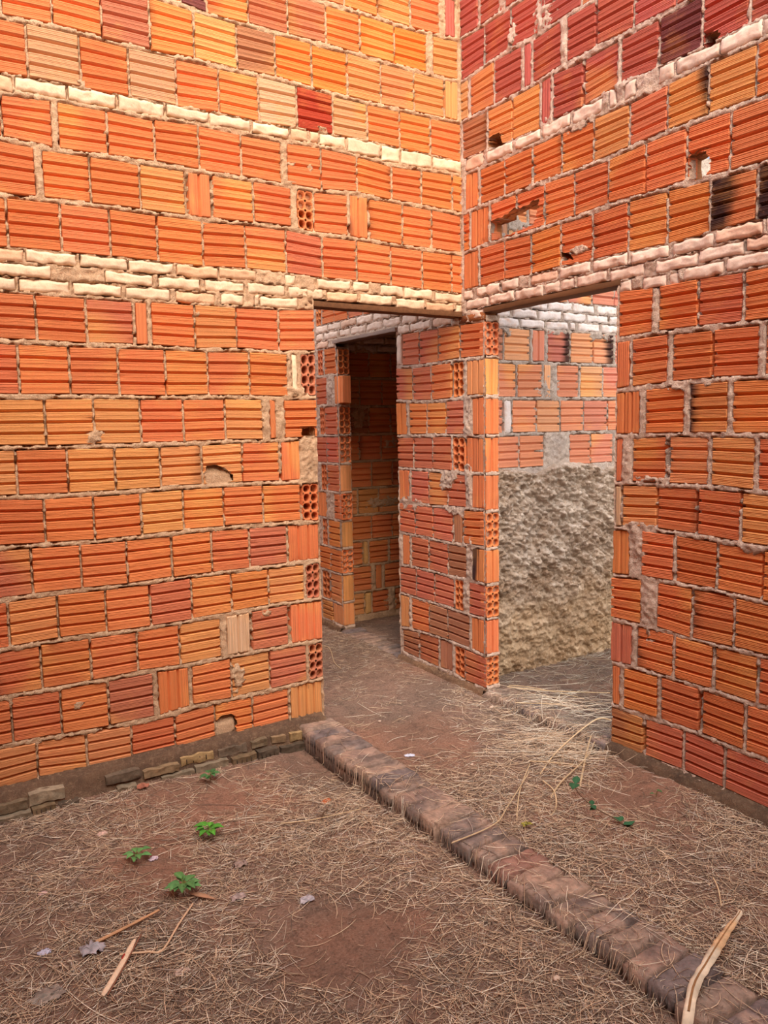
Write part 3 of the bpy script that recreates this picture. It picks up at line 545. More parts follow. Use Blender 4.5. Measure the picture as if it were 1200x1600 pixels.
        # inner sides of broken holes
        for poly, kind in s.holes:
            if kind == 'fill': continue
            p = np.array(poly)/1000.0; pts = []
            for i in range(len(p)):
                a, b = p[i], p[(i+1) % len(p)]
                for f in np.linspace(0, 1, 6, endpoint=False): pts.append(a+(b-a)*f)
            pts = np.array(pts); cen = pts.mean(0); pts2 = cen+(pts-cen)*1.12
            lv = []
            for h, g in ((-.004, 1.10), (-.012, 1.16), (-.03, 1.2), (-.06, 1.18), (-.0885, 1.1)):
                pp = cen+(pts-cen)*g; wv = fbm(pp[:,0], pp[:,1]+h*3, 25, 8, 2)*.012
                lv.append(s.W(pp[:,0]+wv, pp[:,1]+wv, np.full(len(pp), h)))
            if kind == 'cav':
                pp = cen+(pts-cen)*.02; lv.append(s.W(pp[:,0], pp[:,1], np.full(len(pp), -.075)))
            V = np.stack(lv, 0); V = np.concatenate([V, V[:, :1]], 1)
            s.blocks.grid(V, np.append(lin((176,120,78)), 0.), flip=s.flip)
        root = A.build(s.name, s.mort, smooth=False)
        tag(root, kind='structure')
        if s.blocks.n: s.blocks.build('hollow_blocks', M_BLOCK, root)
        if s.pale.n: s.pale.build('pale_bricks', M_PALE, root, smooth=False)
        return root
# wall on the left: plane y=0, doorway from x=-0.917 to the corner
LZ = 2.192
ZT = 3.98
def inA(u, z): return ~((u > -.912) & (z < LZ+.02)) & (z > .10)
wa = Wall('wall_left', 'A', (0,0,0), (1,0,0), (0,-1,0), -3.65, 0.0, .10, ZT, inA, False)
wa.holes = HOLES['A']
palA = lambda t: 'nnnnooyyb'
topA = ('a-3','a-2',[(-190,-5,'hn'),(-390,-195,'ho')][::-1]); BK['a-3'] = 3990; BEDS['a-3'] = [(-3000,3990),(0,3990)]
# pull the tall header of the known course apart: the piece left of x=-2.9 is split by the extension
ra = [r for r in ROWS['A']]
for i, (t, b, ps) in enumerate(ra):
    if ps[0][1]-ps[0][0] > 240: ps[0] = (ps[0][1]-192, ps[0][1], ps[0][2])
wa.rows([topA]+ra, dict(lo=-3.6, pal=palA)); wa.palerows(PALE['A'], -3.5)
# small fill under the head of the jamb
WA = wa.build()
# wall on the right: plane x=0, doorways at y -1.10..-0.19 and 0.655..1.42
def inB(u, z):
    o1 = (u > -1.095) & (u < -.186) & (z < LZ+.012)
    o2 = (u > .665) & (u < 1.434) & (z < LZ-.005)
    return ~(o1 | o2) & (z > .105)
wb = Wall('wall_right', 'B', (0,0,0), (0,1,0), (-1,0,0), -4.9, 2.05, .105, ZT, inB, True, mort=M_MORT_B)
wb.holes = HOLES['B']
BK['b-2'] = 3990; BEDS['b-2'] = [(-3000,3990),(0,3990)]
palB = lambda t: 'RRRRRP' if t in ('b-2','b-1','b0','b1','b2') else 'nnnnnoyr'
rb_ = [('b-2','b-1',[(-190,-8,'hR')])]+ROWS['B']
# courses hidden behind the lintel wall but real on the far side of it
for t, b in (('b-1','b0'),('b0','b1'),('b1','b2'),('b2','b3t'),('b3b','b4'),('b4','b5')):
    rb_.append(('x', b, None) if False else (t, b, [(110+200*k, 300+200*k, 'h'+random.choice('nnro')) for k in range(9)]))
seen = set(); rows_b = []
for t, b, ps in rb_:
    far = ps[0][0] > 100 or t.startswith('c')
    rows_b.append((t, b, ps, far))
for t, b, ps, far in rows_b:
    wb.rows([(t, b, ps)], None if far else dict(lo=-4.8, pal=palB))
PB = []
for t, b, i, n, ps in PALE['B']:
    PB.append((t, b, i, n, ps))
wb.palerows(PB, -4.6)
wb.tint = lambda U, Z: np.where((Z > 2.95)[...,None], np.array([1.04,1.04,1.08]), np.array([1.,1.,1.]))
WB = wb.build()
# door-jamb faces of the right wall (looking along the wall)
def jamb(name, yy, seq, parent):
    w = Wall(name, 'x', (0,yy,0), (1,0,0), (0,-1,0), .0, T, .105, LZ-.03 if seq is JC else LZ-.06, lambda u, z: z > 0, False, mort=M_MORT_B, depth=.02, res=.006)
    w.patch = []
    for i, (ty, c) in enumerate(seq):
        t, b = 'c%d' % i, 'c%d' % (i+1); zt, zb = BK[t]/1000-.010, BK[b]/1000+.010
        q = np.array([[.001,zb],[T-.002,zb],[T-.002,zt],[.001,zt]]); w.block(q, ty, c, None); w.rects.append(q+np.array([[.004,0],[-.004,0],[-.004,0],[.004,0]])*0)
    o = w.build(); o.parent = parent
    if 'kind' in o: del o['kind']
    return o
jamb('door_jamb', -.1975, JC, WB); jamb('door_jamb', 1.420, JD, WB)
# wall beyond the right doorway (continues the line of the left wall), lower half rendered
def inF(u, z): return (z > .09)
wf = Wall('wall_back', 'F', (0,.03,0), (1,0,0), (0,-1,0), T, 2.35, .09, 3.35, inF, False, fine=4, res=.008, mort=M_MORT_F)
lf = dict(lo=.12, pal=lambda t: 'nnryd')
def fillrow(ps, lo, hi):
    ps = sorted(ps)
    while ps[0][0] > lo+40: ps.insert(0, (max(lo, ps[0][0]-200), ps[0][0]-8, 'h'+random.choice('nnry')))
    while ps[-1][1] < hi-40: ps.append((ps[-1][1]+8, min(hi, ps[-1][1]+200), 'h'+random.choice('nnry')))
    return ps
fr = []
for t, b, ps in ROWS['F']:
    fr.append((t, b, fillrow([p for p in ps if p[1] > 95], 95, 2340)))
for t, b in (('b2','b3t'),('b3b','b4'),('b4','b5')):
    if t == 'b4': ps = [(110,300,'hd'),(306,350,'vd'),(356,400,'vt'),(406,450,'vd'),(456,500,'vr'),(506,700,'hd')]
    else: ps = [(110+97*(t == 'b3b'), 300, 'hd')]
    fr.append((t, b, fillrow(ps, 95, 2340)))
for t, b, ps in fr:
    for k in (t, b):
        pass
def flat(t): return t
SV = dict(BEDS)
for k in list(BEDS): BEDS[k] = [(0, BK[k])]
wf.patch = [(400, 2720, 60, 70), (330, 2640, 50, 30)]
wf.rows(fr)
wf.palerows([(t, b, i, n, [(a-410, c-410) for a, c in ps if a-410 > 80 and c-410 < 900][:1]+list(ps)) for t, b, i, n, ps in PALE['F']]); 
for i in range(3):
    wf.palerows([('b6t','b6b',i,3,[(1300+60*(i%2)+k*222, 1510+60*(i%2)+k*222) for k in range(4)])])
WF = wf.build()
# rough cement render on its lower part
A = Acc(); r = .0065
us = np.arange(T-.0, 2.35, r); zs = np.arange(.05, 1.40, r); U2, Z2 = np.meshgrid(us, zs, indexing='ij')
m1 = fbm(U2*1.0, Z2*1.3, 7, 31, 4); m2 = fbm(U2+Z2*.6, Z2, 24, 37, 3); m3 = fbm(U2, Z2, 60, 41, 2)
rdg = 1-np.abs(fbm(U2*.6+Z2*.8, Z2*1.4-U2*.5, 16, 77, 3))*4
fl = fbm(U2+m1*.3, Z2*1.5-U2*.8, 22, 141, 2); st_ = np.abs((fl*5) % 1-.15); m4 = fbm(U2*1.3+Z2*.5, Z2*1.6, 75, 151, 2); hh = .024+m1*.055+m2*.060+m3*.046+m4*.028+np.clip(rdg, 0, 1)*.014+st_*.016
low = sstep(.75, .45, Z2); hh = hh*(1-low*.45)+low*(.010+np.sin((Z2+m1*.12)*2*np.pi/.06)*.003)
edge = 1.335+m1*.05+.02*np.sin(U2*9); cut = sstep(0, .03, edge-Z2)
hh = -.02+cut*(hh+.02)
cc = np.ones(U2.shape+(4,)); warm = sstep(.9, .3, Z2+m1*.4)[...,None]
cc[...,:3] = np.array([1.0,1.0,1.02])*(1-warm)+np.array([.82,.70,.54])*warm
cc[...,:3] *= (1+m2*.5)[...,None]; cc[...,3] = 0
A.grid(wf.W(U2, Z2, hh), cc); pl = A.build('cement_render', M_PLASTER, WF)
# wall seen through the far doorway
we = Wall('wall_far', 'E', (0,1.66,0), (1,0,0), (0,-1,0), T, 1.75, .09, 2.62, lambda u, z: z > .09, False, fine=3, res=.009, mort=M_MORT_A)
er = []
for t, b, ps in ROWS['E']: er.append((t, b, fillrow([p for p in ps if p[1] > 95], 95, 1740)))
for t, b in (('b5','b6t'),('b4','b5')): er.append((t, b, fillrow([(110,300,'hd')], 95, 1740)))
we.rows(er); we.palerows(PALE['E']); WE = we.build()
BEDS.update(SV)
# closing walls of the small far room, and its slab
A = Acc(); A.box((1.70,.13,.05), (1.79,1.66,2.62), np.append(lin((190,110,70)), 0)); tag(A.build('wall_side', M_MORT_A), kind='structure')
A = Acc(); A.box((.09,.122,2.62), (1.79,1.75,2.72), np.array([1,1,1,0.])); tag(A.build('ceiling', M_MORT_F), kind='structure')
# the room's other two walls, behind the camera
def plainwall(name, org, ud, nd, L_, flip, top=9):
    w = Wall(name, 'z', org, ud, nd, 0, L_, .0, ZT, lambda u, z: z < top, flip, fine=2, res=.014)
    keys = ['a-3','a-2','a-1','a0','a1','a2t']+['a2b','a3','a4','a5t']+['a5b']+['a%d' % i for i in range(6, 16)]
    sv = dict(BEDS)
    for k in list(BEDS): BEDS[k] = [(0, BK[k])]
    rr = []
    for a, b in zip(keys[:-1], keys[1:]):
        if a in ('a2t','a5t') or BK[a]/1000 > top+.02: continue
        o = int(rng.integers(0, 150)); rr.append((a, b, [(max(0,o+200*k-200), min(int(L_*1000), o+200*k-8), 'h'+random.choice('nnooybr')) for k in range(int(L_*5)+1) if o+200*k-8 > 60]))
    w.rows(rr)
    for t, b, n in (('a2t','a2b',1),('a5t','a5b',3)):
        if BK[t]/1000 > top+.02: continue
        for i in range(n): w.palerows([(t, b, i, n, [(40+60*i+k*222, 250+60*i+k*222) for k in range(int(L_*4.5)-1)])])
    BEDS.update(sv); return w.build()
plainwall('wall_front', (-3.65,-4.9,0), (1,0,0), (0,1,0), 3.65, True)
plainwall('wall_outer', (-3.65,-4.9,0), (0,1,0), (1,0,0), 5.0, False)
plainwall('wall_yard', (-3.65,.1,0), (0,1,0), (1,0,0), 2.0, False, BK['a5t']/1000)
plainwall('wall_end', (-3.65,2.08,0), (1,0,0), (0,-1,0), 3.75, False, BK['a5t']/1000)
# ---------------- boards over the doorways ----------------
def board(name, lo, hi, label, c=(96,62,38), jit=.003):
    A = Acc(); n = 14
    lo = np.array(lo, float); hi = np.array(hi, float); ax = int(np.argmax(hi-lo)); oth = [i for i in range(3) if i != ax]
    secs = []
    for k in range(n+1):
        f = k/n; w = rng.uniform(-jit, jit, 4)
        pts = []
        for q, (a, b) in enumerate(((0,0),(1,0),(1,1),(0,1))):
            p = np.zeros(3); p[ax] = lo[ax]+(hi[ax]-lo[ax])*f; p[oth[0]] = (lo, hi)[a][oth[0]]+w[q]; p[oth[1]] = (lo, hi)[b][oth[1]]+w[3-q]*.5; pts.append(p)
        secs.append(pts+[pts[0]])
    A.grid(np.array(secs), np.append(lin(c), 0.))
    for s_ in (secs[0], secs[-1]): A.raw(np.array(s_[:4]), [[0,1,2,3]], np.append(lin(c), 0.))
    return tag(A.build(name, M_WOOD), label, 'lintel')
board('lintel_board', (-.955,-.004,2.176), (-.004,.088,2.202), 'long dark wooden board under the masonry above the left doorway')
board('lintel_board', (-.004,-1.105,2.176), (.088,-.19,2.200), 'dark wooden board bridging the top of the right doorway')
board('lintel_board', (-.022,.645,2.168), (.088,1.455,2.190), 'grey weathered board above the small far doorway', c=(128,104,92))
# stub of mortar and brick under the boards' meeting corner
A = Acc()
for k in range(3):
    A.box((-.004, -.19+.01*k, 2.140), (.08, .02, 2.178), np.append(lin((200,140,96)), 0), .004)
A.build('mortar_pad', M_MORT_B, WB)
# ---------------- footing under the walls ----------------
FT = Acc()
def footing(p0, p1, nd, z_top, z_bot, w, seed, col):
    p0 = np.array(p0, float); p1 = np.array(p1, float); L_ = np.linalg.norm(p1-p0); d = (p1-p0)/L_
    n = int(L_/.012); m = 16; S, Q = np.meshgrid(np.linspace(0, L_, n), np.linspace(0, 1, m), indexing='ij')
    nn = fbm(S, Q*.3, 9, seed, 3); n2 = fbm(S, Q*.3, 35, seed+2, 2)
    out = w*(Q**.8)+nn*.03*Q; zz = z_top+(z_bot-z_top)*sstep(.35, 1.0, Q+nn*.5)+n2*.016
    zz[:, 0] = z_top+.012; out[:, 0] = -.004; zz[:, -1] = z_bot-.06
    V = np.zeros(S.shape+(3,)); V[..., :2] = p0+d*S[...,None]+np.array(nd)*out[...,None]; V[..., 2] = zz
    c = np.ones(S.shape+(4,)); c[..., :3] = np.array(col); c[...,3] = 0
    return V, c
V, c = footing((-3.6,0), (-.93,0), (0,-1), .128, .035, .095, 5, (1.15,1.15,1.15)); FT.grid(V, c, flip=False)
V, c = footing((0,-4.9), (0,-1.10), (-1,0), .132, .04, .085, 9, (.98,1.02,1.05)); FT.grid(V, c, flip=True)
V, c = footing((0,-.2), (0,.66), (-1,0), .120, .05, .05, 19, (1.7,1.6,1.5)); FT.grid(V, c, flip=True)
V, c = footing((0,1.42), (0,2.04), (-1,0), .130, .05, .05, 29, (1.7,1.6,1.5)); FT.grid(V, c, flip=True)
fo = tag(FT.build('trim_1', M_FOOT), kind='structure')
# rough footing bricks peeping out under the left wall
fb = Acc()
for y_, z_, prob, dk in ((-.088, .078, .9, 1.0), (-.112, .032, .55, .7)):
    x = -3.5+.05*(dk < 1)
    while x < -1.05:
        w = rng.uniform(.07, .17)
        if rng.random() < prob:
            h = rng.uniform(.032, .046); y0 = y_+rng.uniform(-.010, .010); zc = z_+rng.uniform(-.008, .008)
            cl = lin([(134,110,82),(116,98,76),(158,130,90),(104,88,72),(150,132,108)][int(rng.integers(5))])*dk
            n, m = 10, 6; S, Q = np.meshgrid(np.linspace(0,1,n), np.linspace(0,1,m), indexing='ij')
            fr_ = np.zeros((n,m,3)); fr_[...,0] = x+w*S; fr_[...,2] = zc-h/2+h*Q; fr_[...,1] = y0+fbm(fr_[...,0]*1.0, fr_[...,2], 50, 3, 2)*.014
            fr_[...,2] += fbm(fr_[...,0], fr_[...,2], 30, 6, 2)*.014
            fb.grid(fr_, np.append(cl, 0.))
            tp = np.stack([fr_[:, -1], fr_[:, -1]+np.array([0, .08, .004])], 1); fb.grid(tp, np.append(cl*1.15, 0.))
            for e in (0, -1):
                sdq = np.stack([fr_[e], fr_[e]+np.array([0,.08,0])], 1); fb.grid(sdq, np.append(cl, 0.), flip=(e == 0))
            if rng.random() < .25:
                for g in range(4):
                    gx = x+w*(.15+.2*g); fb.box((gx, y0-.003, zc-h*.3), (gx+.004, y0+.02, zc+h*.3), np.append(lin((70,54,42)), 0))
        x += w+rng.uniform(.004, .03)
fb.build('footing_bricks', M_KERB, fo)
# ---------------- ground ----------------
def gz(x, y):
    x = np.asarray(x, float); y = np.asarray(y, float)
    inner = .085+.015*sstep(-.8, .3, y)-.030*sstep(-.9, -2.6, y)*sstep(-.8,-.2,x)
    left = .022+.012*sstep(-.4, 0, y)+.046*sstep(-1.5,-1.12,x)*sstep(-.3,-1.2,y)
    left = np.where(y > .05, .085, left)
    k = sstep(-1.10, -.90, x); h = left*(1-k)+inner*k
    rm = sstep(-.02, .12, x); h = h*(1-rm)+.098*rm
    h = h-.018*sstep(.16, 0, np.abs(x+1.10))*(y < 0)
    h = h+.022*sstep(.35, .03, -x)*sstep(-1.0, -1.2, y)*(x < 0)
    h = h-.06*((x > -1.080) & (x < -.907) & (y < -.05))
    return h+fbm(x, y, 1.6, 50, 3)*.030+fbm(x, y, 9, 60, 3)*.012
xs = np.concatenate([np.arange(-6, -3.2, .08), np.arange(-3.2, 1.0, .014), np.arange(1.0, 3.0, .05)])
ys = np.concatenate([np.arange(-6.5, -2.7, .08), np.arange(-2.7, .4, .014), np.arange(.4, 2.6, .03)])
X, Y = np.meshgrid(xs, ys, indexing='ij'); Zg = gz(X, Y)+fbm(X, Y, 40, 70, 2)*.007
G = Acc(); V = np.stack([X, Y, Zg], -1); c = np.ones(X.shape+(4,))
red = sstep(.05, .22, fbm(X, Y, 1.9, 81, 3))[...,None]; gr = sstep(-1.0, -2.2, Y)[...,None]*.5
for bx, by, br in ((-1.62,-1.55,.28),(-1.66,-.45,.45),(-.37,-1.41,.38),(-.75,-.55,.45),(-2.0,-.75,.25)):
    red = np.maximum(red, sstep(1.2, .5, np.hypot(X-bx, Y-by)/br+fbm(X, Y, 5, 91, 2)*.8)[...,None])
c[..., :3] = (np.array([.96,.94,.92])*(1-red)+np.array([1.12,.95,.86])*red)*(1-gr)+np.array([.92,.92,.95])*gr
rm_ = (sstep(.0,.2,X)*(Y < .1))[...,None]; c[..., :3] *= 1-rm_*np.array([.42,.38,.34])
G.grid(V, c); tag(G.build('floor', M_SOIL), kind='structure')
# ---------------- kerb of old bricks laid crosswise ----------------
def kerb(x0, x1, ya, yb, zt, name, seed, parent=None):
    K_ = Acc(); r2 = np.random.default_rng(seed); y = ya
    while y > yb:
        w = r2.uniform(.088, .108); h = zt+r2.uniform(-.006, .006); dx = r2.uniform(-.009, .009); tl = r2.uniform(-.007, .007)
        base = lin([(140,118,104),(130,112,102),(146,122,106),(122,106,100),(150,122,106)][int(r2.integers(5))])
        n, m = 18, 12; S, Q = np.meshgrid(np.linspace(0,1,n), np.linspace(0,1,m), indexing='ij')
        S2 = np.pad(S, 1, mode='edge'); Q2 = np.pad(Q, 1, mode='edge')
        xx = x0+dx+(x1-x0)*S2; yy = y-(w-.012)*Q2-(S2-.5)*r2.uniform(-.02,.02)
        xx = xx+fbm(xx, yy, 25, seed, 3)*.010; yy = yy+fbm(yy, xx, 28, seed+4, 3)*.007
        e = np.minimum(np.minimum(S2,1-S2)*.2, np.minimum(Q2,1-Q2)*w)
        zz = h+tl*(S2-.5)+fbm(xx, yy, 26, seed+9, 4)*.009-.007*(e < .004)
        zz[0] = zz[-1] = h-.11; zz[:,0] = zz[:,-1] = h-.11; yy[:,0] = yy[:,1]; yy[:,-1] = yy[:,-2]; xx[0] = xx[1]+.004; xx[-1] = xx[-2]-.004
        nn = fbm(xx, yy, 14, seed+21, 3)[...,None]
        cc = np.zeros(xx.shape+(4,)); k = sstep(.0,.2,nn); k2 = sstep(-.05,-.25,nn)
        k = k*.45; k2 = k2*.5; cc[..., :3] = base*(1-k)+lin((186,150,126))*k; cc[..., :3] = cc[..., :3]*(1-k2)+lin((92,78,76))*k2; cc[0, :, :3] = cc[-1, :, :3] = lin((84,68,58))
        if abs(y+1.52) < .05: cc[..., :3] = cc[..., :3]*.6+lin((176,112,84))*.4
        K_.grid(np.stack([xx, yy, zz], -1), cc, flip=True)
        # ribbed end of the brick, seen as a row of slots
        for g in range(int(w/.022)):
            gy = y-.012-g*.022
            K_.box((x0+dx-.002, gy-.007, h-.050), (x0+dx+.01, gy-.003, h-.020), np.append(base*.55, 0.), .001)
        y -= w
    return K_.build(name, M_KERB, parent)
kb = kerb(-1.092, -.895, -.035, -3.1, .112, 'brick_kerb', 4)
tag(kb, 'raised strip of weathered old bricks crossing the earth floor from the left wall', 'kerb')
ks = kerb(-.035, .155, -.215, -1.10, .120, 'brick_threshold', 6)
tag(ks, 'low brick strip half buried in dry grass across the right doorway', 'threshold')
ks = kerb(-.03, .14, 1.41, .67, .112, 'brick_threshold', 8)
tag(ks, 'low brick strip across the small far doorway', 'threshold')
# ---------------- straw litter ----------------
def ribbons(x, y, ang, ln, wd, lift, curve, col, arch=None, seg=5, z0=None):
    n = len(x); t = np.linspace(-.5, .5, seg+1)[None]
    a = ang[:,None]+curve[:,None]*t*2
    cx = x[:,None]+np.cumsum(np.concatenate([np.zeros((n,1)), np.cos((a[:,1:]+a[:,:-1])/2)*ln[:,None]/seg], 1), 1)-np.cos(ang)[:,None]*ln[:,None]/2
    cy = y[:,None]+np.cumsum(np.concatenate([np.zeros((n,1)), np.sin((a[:,1:]+a[:,:-1])/2)*ln[:,None]/seg], 1), 1)-np.sin(ang)[:,None]*ln[:,None]/2
    g = gz(cx, cy) if z0 is None else z0(cx, cy)
    cz = g*.6+g.mean(1, keepdims=True)*.4+lift[:,None]+wd[:,None]*.6
    if arch is not None: cz = cz+arch[:,None]*t*2
    cz = np.maximum(cz, g+.001)
    px = -np.sin(a); py = np.cos(a); w = wd[:,None]*(1-.5*np.abs(t*2)**3)
    P = np.stack([np.stack([cx+px*w*.5, cy+py*w*.5, cz], -1), np.stack([cx, cy, cz+w*.55], -1), np.stack([cx-px*w*.5, cy-py*w*.5, cz], -1)], 2)
    base = (np.arange(n)*(seg+1)*3)[:,None,None]; i = np.arange(seg)[None,:,None]; k = np.array([[0,1],[1,2],[2,0]])
    F = []
    for a_, b_ in k: F.append(np.stack([base[:,:,0]+i[:,:,0]*3+a_, base[:,:,0]+i[:,:,0]*3+b_, base[:,:,0]+(i[:,:,0]+1)*3+b_, base[:,:,0]+(i[:,:,0]+1)*3+a_], -1))
    F = np.stack(F, 2).reshape(-1, 4)
    C = np.repeat(col, (seg+1)*3, 0); return P.reshape(-1, 3), F, C
def kz(x, y):
    g = gz(x, y); on = (x > -1.09) & (x < -.895) & (y < -.04)
    g = np.where(on, np.maximum(g, .116), g)
    on = (x > -.035) & (x < .155) & (y < -.215) & (y > -1.1); return np.where(on, np.maximum(g, .124), g)
def density(x, y):
    d = .55+fbm(x, y, 1.5, 101, 3)*1.5+fbm(x, y, 5, 111, 2)*.9
    for bx, by, br, k in ((-1.62,-1.55,.30,.9),(-1.66,-.40,.45,.55),(-.37,-1.41,.36,.55),(-.75,-.3,.6,.45),(-2.0,-.78,.2,.5)):
        d = d-k*np.exp(-((x-bx)**2+(y-by)**2)/(br*br*.6))
    d = d+.35*sstep(-.9,-1.9,y)+.5*np.exp(-((x+.10)**2+(y+.85)**2)/.12)+.5*np.exp(-((x+1.28)**2+(y+.9)**2)/.10)+.45*np.exp(-((x+1.22)**2+(y+1.35)**2)/.10)
    d = np.where((x > -1.09) & (x < -.9), d*.14, d)
    return np.clip(d, .04, 1)
def scatter(n, x0, x1, y0, y1):
    x = rng.uniform(x0, x1, n); y = rng.uniform(y0, y1, n); k = rng.random(n) < density(x, y)
    k &= ~((np.abs(y) < .1) & (x < -.91)) & ~((x > -.03) & (x < .1) & ((y > -.22) | (y < -1.08)))
    return x[k], y[k]
SC = np.array([lin(v) for v in [(228,200,168),(208,176,144),(180,150,124),(240,222,196),(154,130,110),(124,104,90),(200,180,164),(246,232,208)]])
SW = np.array([.22,.2,.18,.1,.13,.07,.07,.03])
ST = Acc()
for cnt, box, L0, L1, w0, w1 in ((36000, (-3.1,.0,-2.75,.0), .03, .13, .0012, .0030), (34000, (-3.0,.0,-2.75,-.0), .012, .04, .0010, .0020), (5000, (-.9,0,0,1.7), .02,.08,.001,.002), (9000, (0,1.6,-1.5,.02), .03,.14,.0012,.0026), (1500,(.1,1.6,.13,1.65),.02,.08,.001,.002), (1500,(-3.1,-2.0,-3.6,-2.7),.03,.12,.0012,.0024)):
    x, y = scatter(cnt, *box); n = len(x)
    ln = rng.uniform(L0, L1, n)*(1+1.2*(rng.random(n) < .06)); col = SC[rng.choice(len(SC), n, p=SW)]*rng.uniform(.8, 1.15, (n,1))
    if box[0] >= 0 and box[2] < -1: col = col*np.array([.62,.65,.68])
    P_, F_, C_ = ribbons(x, y, rng.uniform(0, 2*np.pi, n), ln, rng.uniform(w0, w1, n), rng.uniform(0, .008, n)*density(x, y), rng.normal(0, .35, n), col, rng.normal(0, .004, n), z0=kz)
    ST.raw(P_, F_, C_)
tag(ST.build('straw_litter', M_STRAW), 'thin layer of dry straw scattered over the earth floor', 'straw', kind='stuff')
# heap of longer dry grass by the foot of the right wall
HP = Acc(); n = 300
x = np.where(rng.random(n) < .75, rng.normal(-.19, .13, n), rng.normal(.22, .10, n)); y = np.where(x < 0, rng.normal(-.99, .13, n), rng.normal(-.62, .2, n)); k = (x < .6) & ~((x > -.06) & (y < -1.04)) & (y < -.3); x = x[k]; y = y[k]; n = len(x)
ang = np.where(rng.random(n) < .6, rng.normal(-.55, .30, n), rng.uniform(0, 3.14, n))
P_, F_, C_ = ribbons(x, y, ang, rng.uniform(.12, .42, n)*np.where(y < -.95, .5, 1), rng.uniform(.0016, .0032, n), rng.uniform(.0, .035, n), rng.normal(0, .3, n), SC[rng.choice([0,1,3,7], n)], rng.normal(0, .010, n), seg=7, z0=kz)
HP.raw(P_, F_, C_)
tag(HP.build('dry_grass_heap', M_STRAW), 'loose heap of long dry grass at the foot of the right doorway', 'dry grass', kind='stuff')
# ---------------- single stalks, twigs and scraps ----------------
def tube(A, pts, rad, c, K=7, flat_=1.0, squash=None):
    pts = np.array(pts, float); n = len(pts); rad = np.full(n, rad) if np.isscalar(rad) else np.array(rad, float)
    tg = np.gradient(pts, axis=0); tg /= np.linalg.norm(tg, axis=1)[:,None]
    up = np.array([0,0,1.0]); sd_ = np.cross(tg, up); sd_ /= np.maximum(np.linalg.norm(sd_, axis=1), 1e-6)[:,None]; nu = np.cross(sd_, tg)
    a = np.linspace(0, 2*np.pi, K+1)
    V = pts[:,None]+(sd_[:,None]*np.cos(a)[None,:,None]+nu[:,None]*np.sin(a)[None,:,None]*flat_)*rad[:,None,None]
    cc = np.asarray(c, float); cc = cc if cc.ndim > 1 else np.tile(np.append(cc[:3], 0.), (n, 1))
    if cc.shape[1] == 3: cc = np.hstack([cc, np.zeros((n,1))])
    A.grid(V, np.repeat(cc[:,None], K+1, 1))
def spline(P, n=16):
    P = np.array(P, float); t = np.linspace(0, len(P)-1, n); out = []
    for q in t:
        i = min(int(q), len(P)-2); f = q-i; p0 = P[max(i-1,0)]; p1 = P[i]; p2 = P[i+1]; p3 = P[min(i+2,len(P)-1)]
        out.append(.5*((2*p1)+(-p0+p2)*f+(2*p0-5*p1+4*p2-p3)*f*f+(-p0+3*p1-3*p2+p3)*f**3))
    return np.array(out)
def gp(x, y, h=0): return (x, y, float(kz(np.array([x]), np.array([y]))[0])+h)
def thing(name, label, cat, pts, rad, c, mat=M_STRAW, group=None, **k):
    A = Acc(); tube(A, pts, rad, c, **k); return tag(A.build(name, mat, smooth=True), label, cat, group)
# big curved leaf sheath, lower right
pts = spline([(-1.20,-2.40,.135), (-1.05,-2.31,.133), (-.94,-2.27,.132), (-.84,-2.235,.128), (-.74,-2.20,.12), gp(-.64,-2.17,.035), gp(-.60,-2.13,.012)], 26)
cs = np.array([lin((226,206,176))*(.75+.4*rng.random()) for _ in range(26)]); cs[12:19] = cs[12:19]*np.array([.85,.66,.5])
A = Acc(); tube(A, pts, np.array([.0145]*4+[.0145]*10+list(np.linspace(.0135,.0025,12)))*rng.uniform(.85,1.12,26), cs, K=9, flat_=.4)
sh = tag(A.build('leaf_sheath', M_STRAW), 'long curved pale dry sheath lying in the bottom right corner', 'dry leaf')
A = Acc(); tube(A, pts[2:22]+np.array([0,0,.0065]), np.linspace(.003,.001,20), lin((150,108,70)), flat_=.5); A.build('midrib', M_STRAW, sh)
# split cane, lower left
p0 = np.array(gp(-2.32,-1.343,.010)); p1 = np.array(gp(-2.18,-1.147,.016))
A = Acc(); tube(A, spline([p0, (p0+p1)/2+np.array([.006,0,.004]), p1], 14), np.array([.005,.0075]+[.0085]*9+[.007,.006,.004]), lin((232,200,166)), K=9, flat_=.5)
cn = tag(A.build('split_cane', M_STRAW), 'split piece of pale cane with a reddish stain at the lower left', 'cane')
A = Acc(); d = np.array([.012,-.006,0]); tube(A, spline([p0+d, (p0+p1)/2+d, p1+d*1.1+np.array([.01,.02,0])], 12), .0022, lin((140,92,70))); tube(A, [(p0+p1)/2+np.array([.012,.018,.007]), (p0+p1)/2+np.array([.024,.036,.008])], .003, lin((170,60,50)), flat_=.6); A.build('peeled_strip', M_STRAW, cn)
thing('stick', 'straight brown stick lying above the split cane', 'stick', spline([gp(-2.285,-1.095,.012), gp(-2.18,-1.07,.016), gp(-2.075,-1.05,.02)], 12), np.linspace(.0055,.004,12), lin((196,148,108)))
thing('stick', 'thin bent stalk running right from beneath the split cane', 'stick', spline([gp(-2.235,-1.185,.010), gp(-2.16,-1.22,.010), gp(-2.12,-1.235,.008), gp(-2.04,-1.15,.014), gp(-1.97,-1.07,.01)], 20), .0032, lin((214,176,140)))
thing('stick', 'dark short twig half sunk near the middle of the floor', 'stick', spline([gp(-1.36,-.82,.006), gp(-1.33,-.78,.010), gp(-1.30,-.76,.006)], 8), .004, lin((96,70,52)))
def zp(*a): return [(x, y, z) for x, y, z in a]
